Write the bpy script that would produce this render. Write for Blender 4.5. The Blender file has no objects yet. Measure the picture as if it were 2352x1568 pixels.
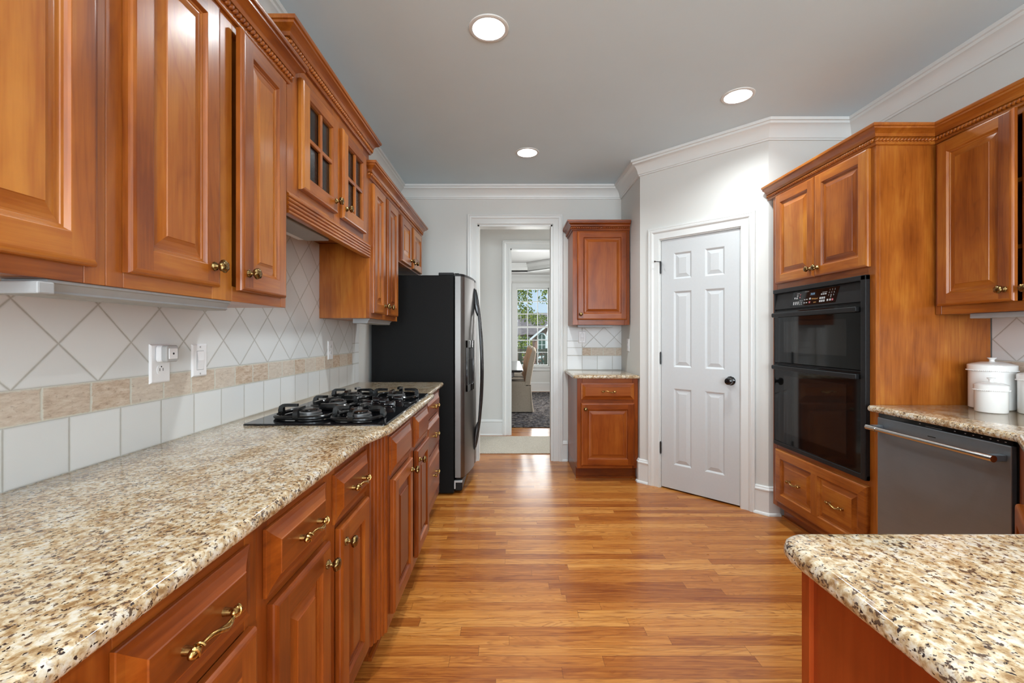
import bpy, bmesh, math, random
from mathutils import Vector, Matrix
random.seed(11)
S = bpy.context.scene
C = S.collection
PI = math.pi

# ------------------------------------------------------------------ camera, sky, lights, exposure
cam_d = bpy.data.cameras.new('camera')
cam_d.sensor_width = 36.0
cam_d.lens = 36.0 * 1005.0 / 2352.0
cam_d.shift_x = 6.0 / 2352.0
cam_d.shift_y = -14.0 / 2352.0
cam_d.clip_start = 0.02
cam = bpy.data.objects.new('camera', cam_d)
cam.location = (0, 0, 1.256)
cam.rotation_euler = (PI / 2, 0, 0)
C.objects.link(cam)
S.camera = cam

S.view_settings.view_transform = 'Standard'
S.view_settings.look = 'None'
S.view_settings.gamma = 1.0
S.view_settings.use_curve_mapping = False
S.view_settings.exposure = 0.0
S.cycles.use_denoising = True
S.cycles.max_bounces = 10
S.cycles.diffuse_bounces = 5
S.cycles.glossy_bounces = 5
S.cycles.transmission_bounces = 6
S.cycles.transparent_max_bounces = 12
S.cycles.caustics_reflective = False
S.cycles.caustics_refractive = False
S.cycles.sample_clamp_indirect = 4.0

CAN_W = 13.5       # each recessed can
FILL_W = 105.0       # fill at each unseen rear window, added to brighten the room
HALL_W = 30.0
DINE_W = 34.0
SKY = 1.05
SUN = 3.0
CAN_COL = (0.93, 1.0, 1.03)
FILL_COL = (0.88, 0.985, 1.06)  # tint of the added rear and side fill

W = bpy.data.worlds.new('sky')
S.world = W
W.use_nodes = True
_n = W.node_tree
_n.nodes.clear()
_o = _n.nodes.new('ShaderNodeOutputWorld')
_b = _n.nodes.new('ShaderNodeBackground')
_tc = _n.nodes.new('ShaderNodeTexCoord')
_sx = _n.nodes.new('ShaderNodeSeparateXYZ')
_r = _n.nodes.new('ShaderNodeValToRGB')
_r.color_ramp.elements[0].position = 0.0
_r.color_ramp.elements[0].color = (0.66, 0.82, 0.97, 1)
_r.color_ramp.elements[1].position = 0.35
_r.color_ramp.elements[1].color = (0.40, 0.62, 0.95, 1)
_n.links.new(_tc.outputs['Generated'], _sx.inputs[0])
_n.links.new(_sx.outputs['Z'], _r.inputs[0])
_n.links.new(_r.outputs[0], _b.inputs['Color'])
_b.inputs['Strength'].default_value = SKY
_n.links.new(_b.outputs[0], _o.inputs['Surface'])


def lamp(name, kind, loc, rot, energy, color=(1, 1, 1), **kw):
    d = bpy.data.lights.new(name, kind)
    d.energy = energy
    d.color = color
    for k, v in kw.items():
        setattr(d, k, v)
    o = bpy.data.objects.new(name, d)
    o.location = loc
    o.rotation_euler = rot
    C.objects.link(o)
    return o


lamp('sun', 'SUN', (0, 0, 30), (math.radians(52), 0, math.radians(-24)), SUN, (1.0, 0.96, 0.88), angle=math.radians(0.6))
# fill lamps at unseen rear and side windows, added to brighten the room
for i_, x_ in enumerate((-0.15, 1.45)):
    lamp('fill_rear_window', 'AREA', (x_, -3.98, 1.5), (math.radians(-90), 0, PI), FILL_W, FILL_COL,
         shape='RECTANGLE', size=1.2, size_y=1.7)
lamp('fill_side_window', 'AREA', (-1.095, -2.2, 1.5), (math.radians(90), 0, math.radians(-90)), FILL_W * 0.9, FILL_COL,
     shape='RECTANGLE', size=2.2, size_y=1.7)  # unseen side opening, made up to light the right of the room
# daylight by the dining room window, then added fill lamps with no window built
lamp('daylight_dining_window', 'AREA', (0.528, 9.98, 1.45), (math.radians(-90), 0, 0), DINE_W, (1, 1, 1),
     shape='RECTANGLE', size=0.7, size_y=1.7)
lamp('fill_dining_side', 'AREA', (1.55, 7.6, 1.5), (math.radians(90), 0, math.radians(90)), DINE_W * 1.9, (1, 1, 1),
     shape='RECTANGLE', size=1.6, size_y=1.7)  # added fill before a solid wall, brightens the dining room
lamp('fill_hall', 'AREA', (2.35, 5.0, 1.6), (math.radians(90), 0, math.radians(90)), HALL_W, (1.0, 0.99, 0.96),
     shape='RECTANGLE', size=0.8, size_y=1.6)  # added fill before the solid hall wall


# ------------------------------------------------------------------ node helper
class NT:
    def __init__(self, mat):
        self.nt = mat.node_tree
        self.nt.nodes.clear()
        self.out = self.nt.nodes.new('ShaderNodeOutputMaterial')

    def node(self, t, **props):
        n = self.nt.nodes.new(t)
        for k, v in props.items():
            setattr(n, k, v)
        return n

    def put(self, sock, v):
        if isinstance(v, bpy.types.NodeSocket):
            self.nt.links.new(v, sock)
        elif v is not None:
            if sock.type == 'RGBA' and not hasattr(v, '__len__'):
                v = (v, v, v, 1)
            elif sock.type == 'RGBA' and len(v) == 3:
                v = (*v, 1)
            sock.default_value = v

    def m(self, op, a, b=None, c=None):
        n = self.node('ShaderNodeMath', operation=op)
        self.put(n.inputs[0], a)
        if b is not None:
            self.put(n.inputs[1], b)
        if c is not None:
            self.put(n.inputs[2], c)
        return n.outputs[0]

    def vm(self, op, a, b=None):
        n = self.node('ShaderNodeVectorMath', operation=op)
        self.put(n.inputs[0], a)
        if b is not None:
            self.put(n.inputs[1], b)
        return n.outputs[0]

    def sep(self, v):
        n = self.node('ShaderNodeSeparateXYZ')
        self.put(n.inputs[0], v)
        return n.outputs

    def comb(self, x, y, z):
        n = self.node('ShaderNodeCombineXYZ')
        for i, v in enumerate((x, y, z)):
            self.put(n.inputs[i], v)
        return n.outputs[0]

    def noise(self, vec, scale=5, detail=2, rough=0.5, dist=0.0):
        n = self.node('ShaderNodeTexNoise')
        self.put(n.inputs['Vector'], vec)
        n.inputs['Scale'].default_value = scale
        n.inputs['Detail'].default_value = detail
        n.inputs['Roughness'].default_value = rough
        n.inputs['Distortion'].default_value = dist
        return n.outputs['Fac']

    def voronoi(self, vec, scale=5, feature='F1', out='Distance', rnd=1.0):
        n = self.node('ShaderNodeTexVoronoi', feature=feature)
        self.put(n.inputs['Vector'], vec)
        n.inputs['Scale'].default_value = scale
        n.inputs['Randomness'].default_value = rnd
        return n.outputs[out]

    def white(self, v, out='Value'):
        n = self.node('ShaderNodeTexWhiteNoise', noise_dimensions='3D')
        self.put(n.inputs['Vector'], v)
        return n.outputs[out]

    def ramp(self, f, stops, interp='LINEAR'):
        n = self.node('ShaderNodeValToRGB')
        n.color_ramp.interpolation = interp
        e = n.color_ramp.elements
        while len(e) < len(stops):
            e.new(0.5)
        for i, (p, c) in enumerate(stops):
            e[i].position = p
            e[i].color = (*c, 1) if hasattr(c, '__len__') else (c, c, c, 1)
        self.put(n.inputs[0], f)
        return n.outputs[0]

    def mix(self, f, a, b, blend='MIX'):
        n = self.node('ShaderNodeMix', data_type='RGBA', blend_type=blend)
        self.put(n.inputs[0], f)
        self.put(n.inputs[6], a)
        self.put(n.inputs[7], b)
        return n.outputs[2]

    def mixv(self, f, a, b):
        n = self.node('ShaderNodeMix', data_type='VECTOR')
        self.put(n.inputs[0], f)
        self.put(n.inputs[4], a)
        self.put(n.inputs[5], b)
        return n.outputs[1]

    def coord(self, w='Object'):
        return self.node('ShaderNodeTexCoord').outputs[w]

    def attr(self, name):
        return self.node('ShaderNodeAttribute', attribute_name=name).outputs['Fac']

    def rnd(self):
        return self.node('ShaderNodeObjectInfo').outputs['Random']

    def bump(self, h, strength=0.2, dist=0.002):
        n = self.node('ShaderNodeBump')
        n.inputs['Strength'].default_value = strength
        n.inputs['Distance'].default_value = dist
        self.put(n.inputs['Height'], h)
        return n.outputs[0]

    def bsdf(self, col, rough=0.5, metal=0.0, normal=None, spec=0.5, coat=0.0, coat_r=0.1, trans=0.0, ior=1.45, emit=None, es=0.0, aniso=0.0):
        n = self.node('ShaderNodeBsdfPrincipled')
        self.put(n.inputs['Base Color'], col)
        self.put(n.inputs['Roughness'], rough)
        self.put(n.inputs['Metallic'], metal)
        self.put(n.inputs['IOR'], ior)
        self.put(n.inputs['Specular IOR Level'], spec)
        self.put(n.inputs['Coat Weight'], coat)
        self.put(n.inputs['Coat Roughness'], coat_r)
        self.put(n.inputs['Transmission Weight'], trans)
        self.put(n.inputs['Anisotropic'], aniso)
        if normal is not None:
            self.put(n.inputs['Normal'], normal)
        if emit is not None:
            self.put(n.inputs['Emission Color'], emit)
            n.inputs['Emission Strength'].default_value = es
        self.nt.links.new(n.outputs[0], self.out.inputs['Surface'])
        return n


def new_mat(name):
    m = bpy.data.materials.new(name)
    m.use_nodes = True
    return m, NT(m)


def plain(name, col, rough=0.5, metal=0.0, noise_amt=0.06, noise_scale=30, bump=0.0, bump_scale=300, **kw):
    """a procedural material: the colour wanders a little, optional fine bump"""
    m, n = new_mat(name)
    co = n.coord()
    f = n.noise(co, noise_scale, 3)
    a = tuple(max(0, c * (1 - noise_amt)) for c in col)
    b = tuple(min(1, c * (1 + noise_amt)) for c in col)
    c_ = n.ramp(f, [(0.3, a), (0.7, b)])
    nor = None
    if bump:
        nor = n.bump(n.noise(co, bump_scale, 2), bump, 0.001)
    n.bsdf(c_, rough, metal, nor, **kw)
    return m


def srgb(r, g, b):
    f = lambda c: (c / 255 / 12.92) if c / 255 <= 0.04045 else ((c / 255 + 0.055) / 1.055) ** 2.4
    return (f(r), f(g), f(b))


def wood_mat(name, dark, mid, light, rough=0.31, coat=0.45):
    m, n = new_mat(name)
    x, y, z = n.sep(n.coord())
    g = n.attr('grain')
    t = n.attr('tone')
    rn = n.rnd()
    off = n.m('MULTIPLY', rn, 41.0)
    toff = n.m('MULTIPLY', t, 23.0)
    offs = n.m('ADD', off, toff)
    v1 = n.comb(n.m('ADD', x, offs), n.m('ADD', y, off), z)
    v2 = n.comb(n.m('ADD', z, offs), n.m('ADD', y, off), x)
    v = n.mixv(g, v1, v2)
    fig = n.noise(n.vm('MULTIPLY', v, (9, 9, 1.3)), 1.0, 4, 0.55, 0.6)
    blot = n.noise(n.vm('MULTIPLY', v, (5, 5, 3.2)), 1.0, 3, 0.5, 0.3)
    fine = n.noise(n.vm('MULTIPLY', v, (140, 140, 7)), 1.0, 2, 0.6)
    k = n.m('ADD', 0.5, n.m('MULTIPLY', n.m('SUBTRACT', n.m('ADD', n.m('MULTIPLY', fig, 0.55), n.m('MULTIPLY', blot, 0.45)), 0.5), 1.02))
    mid_n = n.noise(n.vm('MULTIPLY', v, (46, 46, 5)), 1.0, 3, 0.6, 0.4)
    k = n.m('ADD', k, n.m('MULTIPLY', n.m('SUBTRACT', fine, 0.5), 0.20))
    k = n.m('ADD', k, n.m('MULTIPLY', n.m('SUBTRACT', mid_n, 0.5), 0.16))
    fld = n.noise(n.vm('MULTIPLY', v, (5.5, 5.5, 0.8)), 1.0, 2, 0.45, 0.4)
    ct = n.m('FRACT', n.m('MULTIPLY', fld, 11.0))
    k = n.m('SUBTRACT', k, n.m('MULTIPLY', n.ramp(ct, [(0.0, 0.0), (0.7, 0.0), (0.92, 1.0), (1.0, 0.0)]), 0.05))
    k = n.m('ADD', k, n.m('MULTIPLY', t, 0.18))
    k = n.m('ADD', k, n.m('MULTIPLY', n.m('SUBTRACT', rn, 0.5), 0.08))
    col = n.ramp(k, [(0.30, dark), (0.52, mid), (0.75, light)])
    n.bsdf(col, rough, 0, n.bump(fine, 0.03, 0.0006), spec=0.32, coat=coat, coat_r=0.22)
    return m


M = {}
M['wood'] = wood_mat('stained_maple', srgb(116, 54, 12), srgb(158, 88, 28), srgb(188, 122, 48))
M['wood_dim'] = wood_mat('stained_maple_dim', srgb(98, 40, 8), srgb(134, 63, 16), srgb(160, 88, 30), 0.30, 0.15)  # darker copy of the maple; dimmer light on these cabinets put into its colour
M['veneer'] = wood_mat('maple_veneer', srgb(150, 78, 26), srgb(172, 94, 36), srgb(188, 112, 50), 0.33, 0.15)
M['endpanel'] = wood_mat('peninsula_panel', srgb(116, 42, 12), srgb(136, 54, 18), srgb(150, 66, 26), 0.3, 0.2)
M['wall'] = plain('wall_paint', srgb(212, 212, 208), 0.6, noise_amt=0.012, noise_scale=3, bump=0.08, bump_scale=260)
M['ceil'] = plain('ceiling_paint', srgb(209, 227, 236), 0.75, noise_amt=0.012, noise_scale=3, bump=0.1, bump_scale=220)
M['ceil_plain'] = plain('ceiling_paint_white', srgb(214, 214, 212), 0.75, noise_amt=0.012, noise_scale=3)
M['trim'] = plain('trim_paint', srgb(219, 221, 219), 0.35, noise_amt=0.01, noise_scale=5)
M['doorpaint'] = plain('door_paint', srgb(200, 203, 204), 0.4, noise_amt=0.012, noise_scale=60, bump=0.05, bump_scale=150)
M['brass'] = plain('antique_brass', srgb(176, 140, 84), 0.22, 1.0, 0.35, 260)
M['brass_dark'] = plain('dark_brass', srgb(128, 104, 66), 0.25, 1.0, 0.5, 320)
M['blackplastic'] = plain('black_plastic', (0.010, 0.010, 0.0105), 0.42, noise_amt=0.2, noise_scale=80, spec=0.3)
M['blackgloss'] = plain('black_enamel', (0.006, 0.006, 0.007), 0.12, noise_amt=0.2, noise_scale=80, coat=0.5, coat_r=0.05)
M['ovenglass'] = plain('oven_glass', (0.004, 0.004, 0.004), 0.05, noise_amt=0.1, noise_scale=10, spec=0.35)
M['cookglass'] = plain('cooktop_glass', (0.004, 0.004, 0.005), 0.03, noise_amt=0.1, noise_scale=10)
M['iron'] = plain('black_iron', (0.006, 0.006, 0.006), 0.17, noise_amt=0.3, noise_scale=100, spec=0.4)
M['burner'] = plain('burner_metal', srgb(160, 160, 160), 0.3, 0.8, 0.15, 80)
M['fridgeblack'] = plain('textured_black', (0.008, 0.008, 0.008), 0.5, noise_amt=0.3, noise_scale=200, bump=0.35, bump_scale=330, spec=0.12)
M['whiteplastic'] = plain('white_plastic', srgb(232, 232, 234), 0.32, noise_amt=0.01)
M['greyplastic'] = plain('grey_plastic', srgb(176, 176, 176), 0.4, noise_amt=0.02)
M['fixture'] = plain('fixture_metal', srgb(150, 151, 152), 0.45, noise_amt=0.02)
M['ceramic'] = plain('white_ceramic', srgb(232, 232, 230), 0.14, noise_amt=0.01, coat=0.4, coat_r=0.05)
M['darkvoid'] = plain('dark_slot', (0.004, 0.004, 0.004), 0.6, noise_amt=0.1)
M['legend'] = plain('printed_legend', srgb(170, 170, 170), 0.5, noise_amt=0.03)
M['legend_red'] = plain('printed_red', srgb(170, 90, 96), 0.5, noise_amt=0.03)
M['legend_gold'] = plain('printed_gold', srgb(190, 136, 76), 0.5, noise_amt=0.05)
M['hinge'] = plain('dark_hinge', srgb(70, 70, 70), 0.35, 0.9, 0.2)
M['darkwood'] = plain('dark_table', srgb(38, 34, 34), 0.18, noise_amt=0.3, noise_scale=14, coat=0.4)


def steel_mat(name, col, rough, vert, metal=1.0):
    m, n = new_mat(name)
    co = n.coord()
    st = n.noise(n.vm('MULTIPLY', co, (3, 600, 600) if not vert else (600, 600, 3)), 1.0, 2)
    sm = n.noise(n.vm('MULTIPLY', co, (3, 4, 6)), 1.0, 3, 0.6, 1.2)
    c = n.ramp(n.m('ADD', n.m('MULTIPLY', st, 0.25), n.m('MULTIPLY', sm, 0.75)),
               [(0.3, tuple(v * 0.86 for v in col)), (0.7, col)])
    r = n.m('ADD', n.m('MULTIPLY', sm, 0.16), rough - 0.08)
    n.bsdf(c, r, metal, n.bump(st, 0.02, 0.0004))
    return m


M['steel'] = steel_mat('brushed_steel', srgb(142, 150, 156), 0.36, False, 0.74)
M['fridgesteel'] = steel_mat('fridge_steel', srgb(128, 125, 122), 0.38, True)
M['chrome'] = plain('polished_steel', srgb(205, 203, 200), 0.2, 1.0, 0.05, 60)


def emit_mat(name, col, s):
    m, n = new_mat(name)
    f = n.noise(n.coord(), 4, 1)
    n.bsdf(n.ramp(f, [(0.3, tuple(c * 0.98 for c in col)), (0.7, col)]), 0.5, emit=col, es=s)
    return m


M['lens'] = emit_mat('lamp_lens', (1, 0.98, 0.96), 9.0)
M['baffle'] = plain('white_baffle', srgb(240, 240, 240), 0.4, noise_amt=0.01)
M['display'] = emit_mat('clock_display', srgb(120, 160, 190), 0.5)


def glass_mat(name, tint, gl, rough=0.02, seeded=False):
    m, n = new_mat(name)
    tr = n.node('ShaderNodeBsdfTransparent')
    n.put(tr.inputs[0], tint)
    gs = n.node('ShaderNodeBsdfGlossy')
    n.put(gs.inputs['Roughness'], rough)
    co = n.coord()
    if seeded:
        n.put(gs.inputs['Normal'], n.bump(n.noise(co, 130, 2), 0.25, 0.002))
    fr = n.node('ShaderNodeFresnel')
    fr.inputs[0].default_value = 1.45
    fac = n.m('ADD', fr.outputs[0], n.m('MULTIPLY', n.noise(co, 60, 2), gl))
    mx = n.node('ShaderNodeMixShader')
    n.put(mx.inputs[0], fac)
    n.nt.links.new(tr.outputs[0], mx.inputs[1])
    n.nt.links.new(gs.outputs[0], mx.inputs[2])
    n.nt.links.new(mx.outputs[0], n.out.inputs['Surface'])
    return m


M['pane'] = glass_mat('window_pane', (0.96, 0.98, 0.97), 0.02)
M['seeded'] = glass_mat('seeded_glass', (0.62, 0.63, 0.64), 0.10, 0.18, True)


def granite_mat():
    m, n = new_mat('speckled_granite')
    co = n.coord()
    st = n.vm('MULTIPLY', co, (0.84, 0.72, 0.84))
    big = n.noise(st, 24, 3, 0.55, 0.3)
    med = n.noise(n.vm('ADD', st, (5.3, 1.7, 2.9)), 105, 3, 0.6, 0.3)
    k = n.m('ADD', n.m('MULTIPLY', big, 0.36), n.m('MULTIPLY', med, 0.64))
    base = n.ramp(k, [(0.39, srgb(140, 108, 72)), (0.46, srgb(172, 146, 110)), (0.52, srgb(194, 176, 146)), (0.58, srgb(203, 193, 174)), (0.66, srgb(209, 204, 194))])
    gr = n.noise(n.vm('ADD', st, (9.3, 4.7, 0.9)), 110, 2, 0.5, 0.3)
    base = n.mix(n.m('MULTIPLY', n.ramp(gr, [(0.60, 0.0), (0.66, 1.0)]), 0.45), base, srgb(164, 156, 150))
    d1 = n.noise(st, 150, 3, 0.6, 0.4)
    d2 = n.noise(st, 26, 2)
    thr = n.m('ADD', d1, n.m('MULTIPLY', n.m('SUBTRACT', d2, 0.5), 0.34))
    base = n.mix(n.m('MULTIPLY', n.ramp(thr, [(0.545, 0.0), (0.60, 1.0)]), 0.42), base, srgb(136, 104, 74))
    base = n.mix(n.m('MULTIPLY', n.ramp(thr, [(0.600, 0.0), (0.635, 1.0)]), 0.88), base, srgb(66, 48, 40))
    d3 = n.noise(n.vm('ADD', st, (3.1, 7.7, 1.3)), 190, 2, 0.55, 0.2)
    base = n.mix(n.ramp(d3, [(0.630, 0.0), (0.660, 1.0)]), base, srgb(50, 40, 38))
    n.bsdf(base, 0.12, 0, None, coat=0.3, coat_r=0.04)
    return m


M['granite'] = granite_mat()


def floor_mat():
    m, n = new_mat('oak_boards')
    x, y, z = n.sep(n.coord())
    yr = n.m('DIVIDE', y, 0.0572)
    row = n.m('FLOOR', yr)
    fy = n.m('FRACT', yr)
    r1 = n.white(n.comb(row, 3.3, 0.0))
    ln = n.m('ADD', 0.55, n.m('MULTIPLY', n.white(n.comb(row, 9.1, 2.0)), 0.75))
    xr = n.m('DIVIDE', n.m('ADD', x, n.m('MULTIPLY', r1, 7.0)), ln)
    col_i = n.m('FLOOR', xr)
    fx = n.m('FRACT', xr)
    idv = n.comb(row, col_i, 5.0)
    pid = n.white(idv)
    pid2 = n.white(n.comb(col_i, row, 11.0))
    v = n.comb(n.m('ADD', x, n.m('MULTIPLY', pid, 31.0)), n.m('ADD', y, n.m('MULTIPLY', pid2, 17.0)), 0.0)
    fig = n.noise(n.vm('MULTIPLY', v, (2.2, 30, 1)), 1.0, 5, 0.62, 2.2)
    cath = n.node('ShaderNodeTexWave', wave_type='BANDS', bands_direction='Y')
    n.put(cath.inputs['Vector'], n.vm('MULTIPLY', v, (0.9, 14, 1)))
    cath.inputs['Scale'].default_value = 1.6
    cath.inputs['Distortion'].default_value = 9.0
    cath.inputs['Detail'].default_value = 3.0
    cath.inputs['Detail Scale'].default_value = 0.7
    fine = n.noise(n.vm('MULTIPLY', v, (7, 330, 1)), 1.0, 2, 0.6)
    k = n.m('ADD', n.m('MULTIPLY', fig, 0.50), n.m('MULTIPLY', cath.outputs['Fac'], 0.05))
    k = n.m('ADD', k, n.m('MULTIPLY', fine, 0.12))
    k = n.m('ADD', k, n.m('ADD', 0.03, n.m('MULTIPLY', pid, 0.31)))
    col = n.ramp(k, [(0.30, srgb(126, 62, 18)), (0.45, srgb(166, 98, 38)), (0.59, srgb(188, 122, 54)), (0.80, srgb(210, 152, 82))])
    # growth rings: contours of a stretched field, darker and denser on some boards
    fld = n.noise(n.vm('MULTIPLY', v, (1.5, 11, 1)), 1.0, 2, 0.45, 0.5)
    ct = n.m('FRACT', n.m('MULTIPLY', fld, n.m('ADD', 9.0, n.m('MULTIPLY', pid2, 14.0))))
    ring = n.ramp(ct, [(0.0, 0.0), (0.55, 0.05), (0.86, 1.0), (0.93, 0.9), (1.0, 0.0)])
    brk = n.noise(n.vm('MULTIPLY', v, (12, 160, 1)), 1.0, 2, 0.6)
    ring = n.m('MULTIPLY', ring, n.ramp(brk, [(0.38, 0.25), (0.6, 1.0)]))
    col = n.mix(n.m('MULTIPLY', ring, n.m('ADD', 0.30, n.m('MULTIPLY', pid, 0.34))), col, srgb(120, 58, 18))
    strk = n.noise(n.vm('MULTIPLY', v, (3.0, 70, 1)), 1.0, 3, 0.6, 0.6)
    col = n.mix(n.m('MULTIPLY', n.ramp(strk, [(0.58, 0.0), (0.68, 1.0)]), 0.62), col, srgb(112, 52, 14))
    knots = n.noise(n.vm('MULTIPLY', v, (7, 26, 1)), 1.0, 2, 0.5)
    col = n.mix(n.m('MULTIPLY', n.ramp(knots, [(0.70, 0.0), (0.78, 1.0)]), 0.55), col, srgb(96, 50, 22))
    e1 = n.m('MINIMUM', fy, n.m('SUBTRACT', 1.0, fy))
    e2 = n.m('MULTIPLY', n.m('MINIMUM', fx, n.m('SUBTRACT', 1.0, fx)), n.m('DIVIDE', ln, 0.0572))
    e = n.m('MINIMUM', e1, e2)
    gap = n.ramp(e, [(0.010, 1.0), (0.022, 0.0)])
    col = n.mix(n.m('MULTIPLY', gap, 0.6), col, srgb(84, 44, 20))
    h = n.m('SUBTRACT', n.m('MULTIPLY', fine, 0.25), gap)
    wav = n.noise(n.coord(), 9, 2)
    n.bsdf(col, n.m('ADD', 0.24, n.m('MULTIPLY', wav, 0.12)), 0, n.bump(h, 0.10, 0.0008), coat=0.25, coat_r=0.12)
    return m


M['floor'] = floor_mat()


def tile_mat(name, axis, u0, pitch_sq, sq0, z0, diag_from, diag_to, band0):
    """white field tile: square row, tumbled stone band, diagonal field, square border beyond diag_from..diag_to"""
    m, n = new_mat(name)
    x, y, z = n.sep(n.coord())
    u = x if axis == 'x' else y
    P = 0.205
    zb, zt = z0 + 0.1395, z0 + 0.2195
    G = 0.0026

    def lines(val, pitch):
        fr = n.m('FRACT', n.m('DIVIDE', val, pitch))
        return n.m('MULTIPLY', n.m('MINIMUM', fr, n.m('SUBTRACT', 1.0, fr)), pitch)

    # square bottom row
    us = n.m('SUBTRACT', u, sq0 - 200 * pitch_sq)
    d_sq = n.m('MINIMUM', lines(us, pitch_sq), n.m('ABSOLUTE', n.m('SUBTRACT', z, z0)))
    id_sq = n.comb(n.m('FLOOR', n.m('DIVIDE', us, pitch_sq)), 1.0, 0.0)
    # band
    bp = 0.121
    ub = n.m('SUBTRACT', u, band0 - 200 * bp)
    ub = n.m('ADD', ub, n.m('MULTIPLY', n.m('SUBTRACT', n.noise(n.coord(), 60, 2), 0.5), 0.006))
    d_bd = lines(ub, bp)
    id_bd = n.comb(n.m('FLOOR', n.m('DIVIDE', ub, bp)), 2.0, 0.0)
    # diagonal
    a = n.m('ADD', n.m('SUBTRACT', u, u0 - 200 * P), n.m('SUBTRACT', z, zt))
    b = n.m('ADD', n.m('SUBTRACT', n.m('SUBTRACT', u, u0 - 200 * P), n.m('SUBTRACT', z, zt)), 20 * P)
    d_dg = n.m('MULTIPLY', n.m('MINIMUM', lines(a, P), lines(b, P)), 0.7071)
    id_dg = n.comb(n.m('FLOOR', n.m('DIVIDE', a, P)), n.m('FLOOR', n.m('DIVIDE', b, P)), 3.0)
    # square border column beside the diagonal field
    zz = n.m('SUBTRACT', z, z0 - 20 * 0.1425)
    d_bc = n.m('MINIMUM', lines(us, pitch_sq), lines(zz, 0.1425))
    id_bc = n.comb(n.m('FLOOR', n.m('DIVIDE', us, pitch_sq)), n.m('FLOOR', n.m('DIVIDE', zz, 0.1425)), 4.0)
    inside = n.m('MULTIPLY', n.m('GREATER_THAN', u, diag_from), n.m('LESS_THAN', u, diag_to))
    d_edge = n.m('MINIMUM', n.m('ABSOLUTE', n.m('SUBTRACT', u, diag_from)), n.m('ABSOLUTE', n.m('SUBTRACT', u, diag_to)))
    above = n.m('GREATER_THAN', z, zt)
    inband = n.m('MULTIPLY', n.m('GREATER_THAN', z, zb), n.m('LESS_THAN', z, zt))
    inband = n.m('MULTIPLY', inband, inside)

    def sel(f, p, q):
        return n.m('ADD', n.m('MULTIPLY', f, p), n.m('MULTIPLY', n.m('SUBTRACT', 1.0, f), q))

    dup = sel(inside, d_dg, d_bc)
    d = sel(above, dup, sel(inband, d_bd, sel(n.m('GREATER_THAN', z, zb), d_bc, d_sq)))
    d = n.m('MINIMUM', d, n.m('ABSOLUTE', n.m('SUBTRACT', z, zb)))
    d = n.m('MINIMUM', d, n.m('ABSOLUTE', n.m('SUBTRACT', z, zt)))
    d = n.m('MINIMUM', d, n.m('ADD', d_edge, n.m('MULTIPLY', n.m('LESS_THAN', z, zb), 1.0)))
    tid = n.mixv(above, n.mixv(inband, id_sq, id_bd), n.mixv(inside, id_bc, id_dg))
    rv = n.white(tid)
    wob = n.noise(n.coord(), 55, 3)
    dd = n.m('ADD', d, n.m('MULTIPLY', n.m('SUBTRACT', wob, 0.5), 0.0016))
    dd = n.m('ADD', dd, n.m('MULTIPLY', inband, n.m('MULTIPLY', n.m('SUBTRACT', n.noise(n.coord(), 120, 3), 0.62), 0.006)))
    gm = n.ramp(dd, [(0.0, 1.0), (0.0030, 1.0), (0.0040, 0.0)])
    white_c = n.mix(rv, srgb(210, 212, 212), srgb(222, 224, 224))
    sv = n.vm('MULTIPLY', n.coord(), (26, 26, 95))
    stone_n = n.noise(n.vm('ADD', sv, n.vm('MULTIPLY', tid, (3.7, 5.1, 1.0))), 1.0, 6, 0.72, 0.2)
    pits = n.noise(n.vm('ADD', n.vm('MULTIPLY', n.coord(), (70, 70, 170)), n.vm('MULTIPLY', tid, (3.7, 5.1, 1.0))), 1.0, 4, 0.62, 0.2)
    stone = n.ramp(stone_n, [(0.32, srgb(158, 132, 110)), (0.48, srgb(192, 170, 148)), (0.66, srgb(212, 198, 182))])
    stone = n.mix(n.m('MULTIPLY', rv, 0.6), stone, srgb(208, 202, 192))
    stone = n.mix(n.m('MULTIPLY', n.ramp(pits, [(0.30, 1.0), (0.40, 0.0)]), 0.5), stone, srgb(140, 118, 100))
    tc = n.mix(inband, white_c, stone)
    grout = n.mix(inband, srgb(172, 171, 164), srgb(204, 204, 193))
    col = n.mix(gm, tc, grout)
    h = n.m('ADD', n.m('MULTIPLY', n.m('SUBTRACT', 1.0, gm), 1.0), n.m('MULTIPLY', wob, 0.25))
    h = n.m('ADD', h, n.m('MULTIPLY', inband, n.m('MULTIPLY', n.ramp(pits, [(0.28, 0.0), (0.42, 1.0)]), 0.8)))
    rough = n.m('ADD', 0.32, n.m('MULTIPLY', n.m('MAXIMUM', gm, inband), 0.4))
    n.bsdf(col, rough, 0, n.bump(h, 0.45, 0.0012))
    return m


M['tile_left'] = tile_mat('backsplash_tile_left', 'y', 0.9655, 0.1442, 0.950, 0.914, -9.0, 3.062, 1.029)
M['tile_back'] = tile_mat('backsplash_tile_back', 'x', 0.946, 0.1515, 0.727, 0.914, 0.727, 9.0, 0.575)
M['tile_right'] = tile_mat('backsplash_tile_right', 'y', 2.0586, 0.1442, 2.0, 0.914, -9.0, 9.0, 1.9)


def fleck_mat(name, cols, scale, rough=0.95, bump=0.6):
    m, n = new_mat(name)
    co = n.coord()
    v = n.voronoi(co, scale, 'F1', 'Color')
    f = n.sep(v)[0]
    st = [(i / len(cols), c) for i, c in enumerate(cols)]
    c_ = n.ramp(f, st, 'CONSTANT')
    n.bsdf(c_, rough, 0, n.bump(n.noise(co, scale * 2, 3), bump, 0.004), spec=0.1)
    return m


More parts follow.
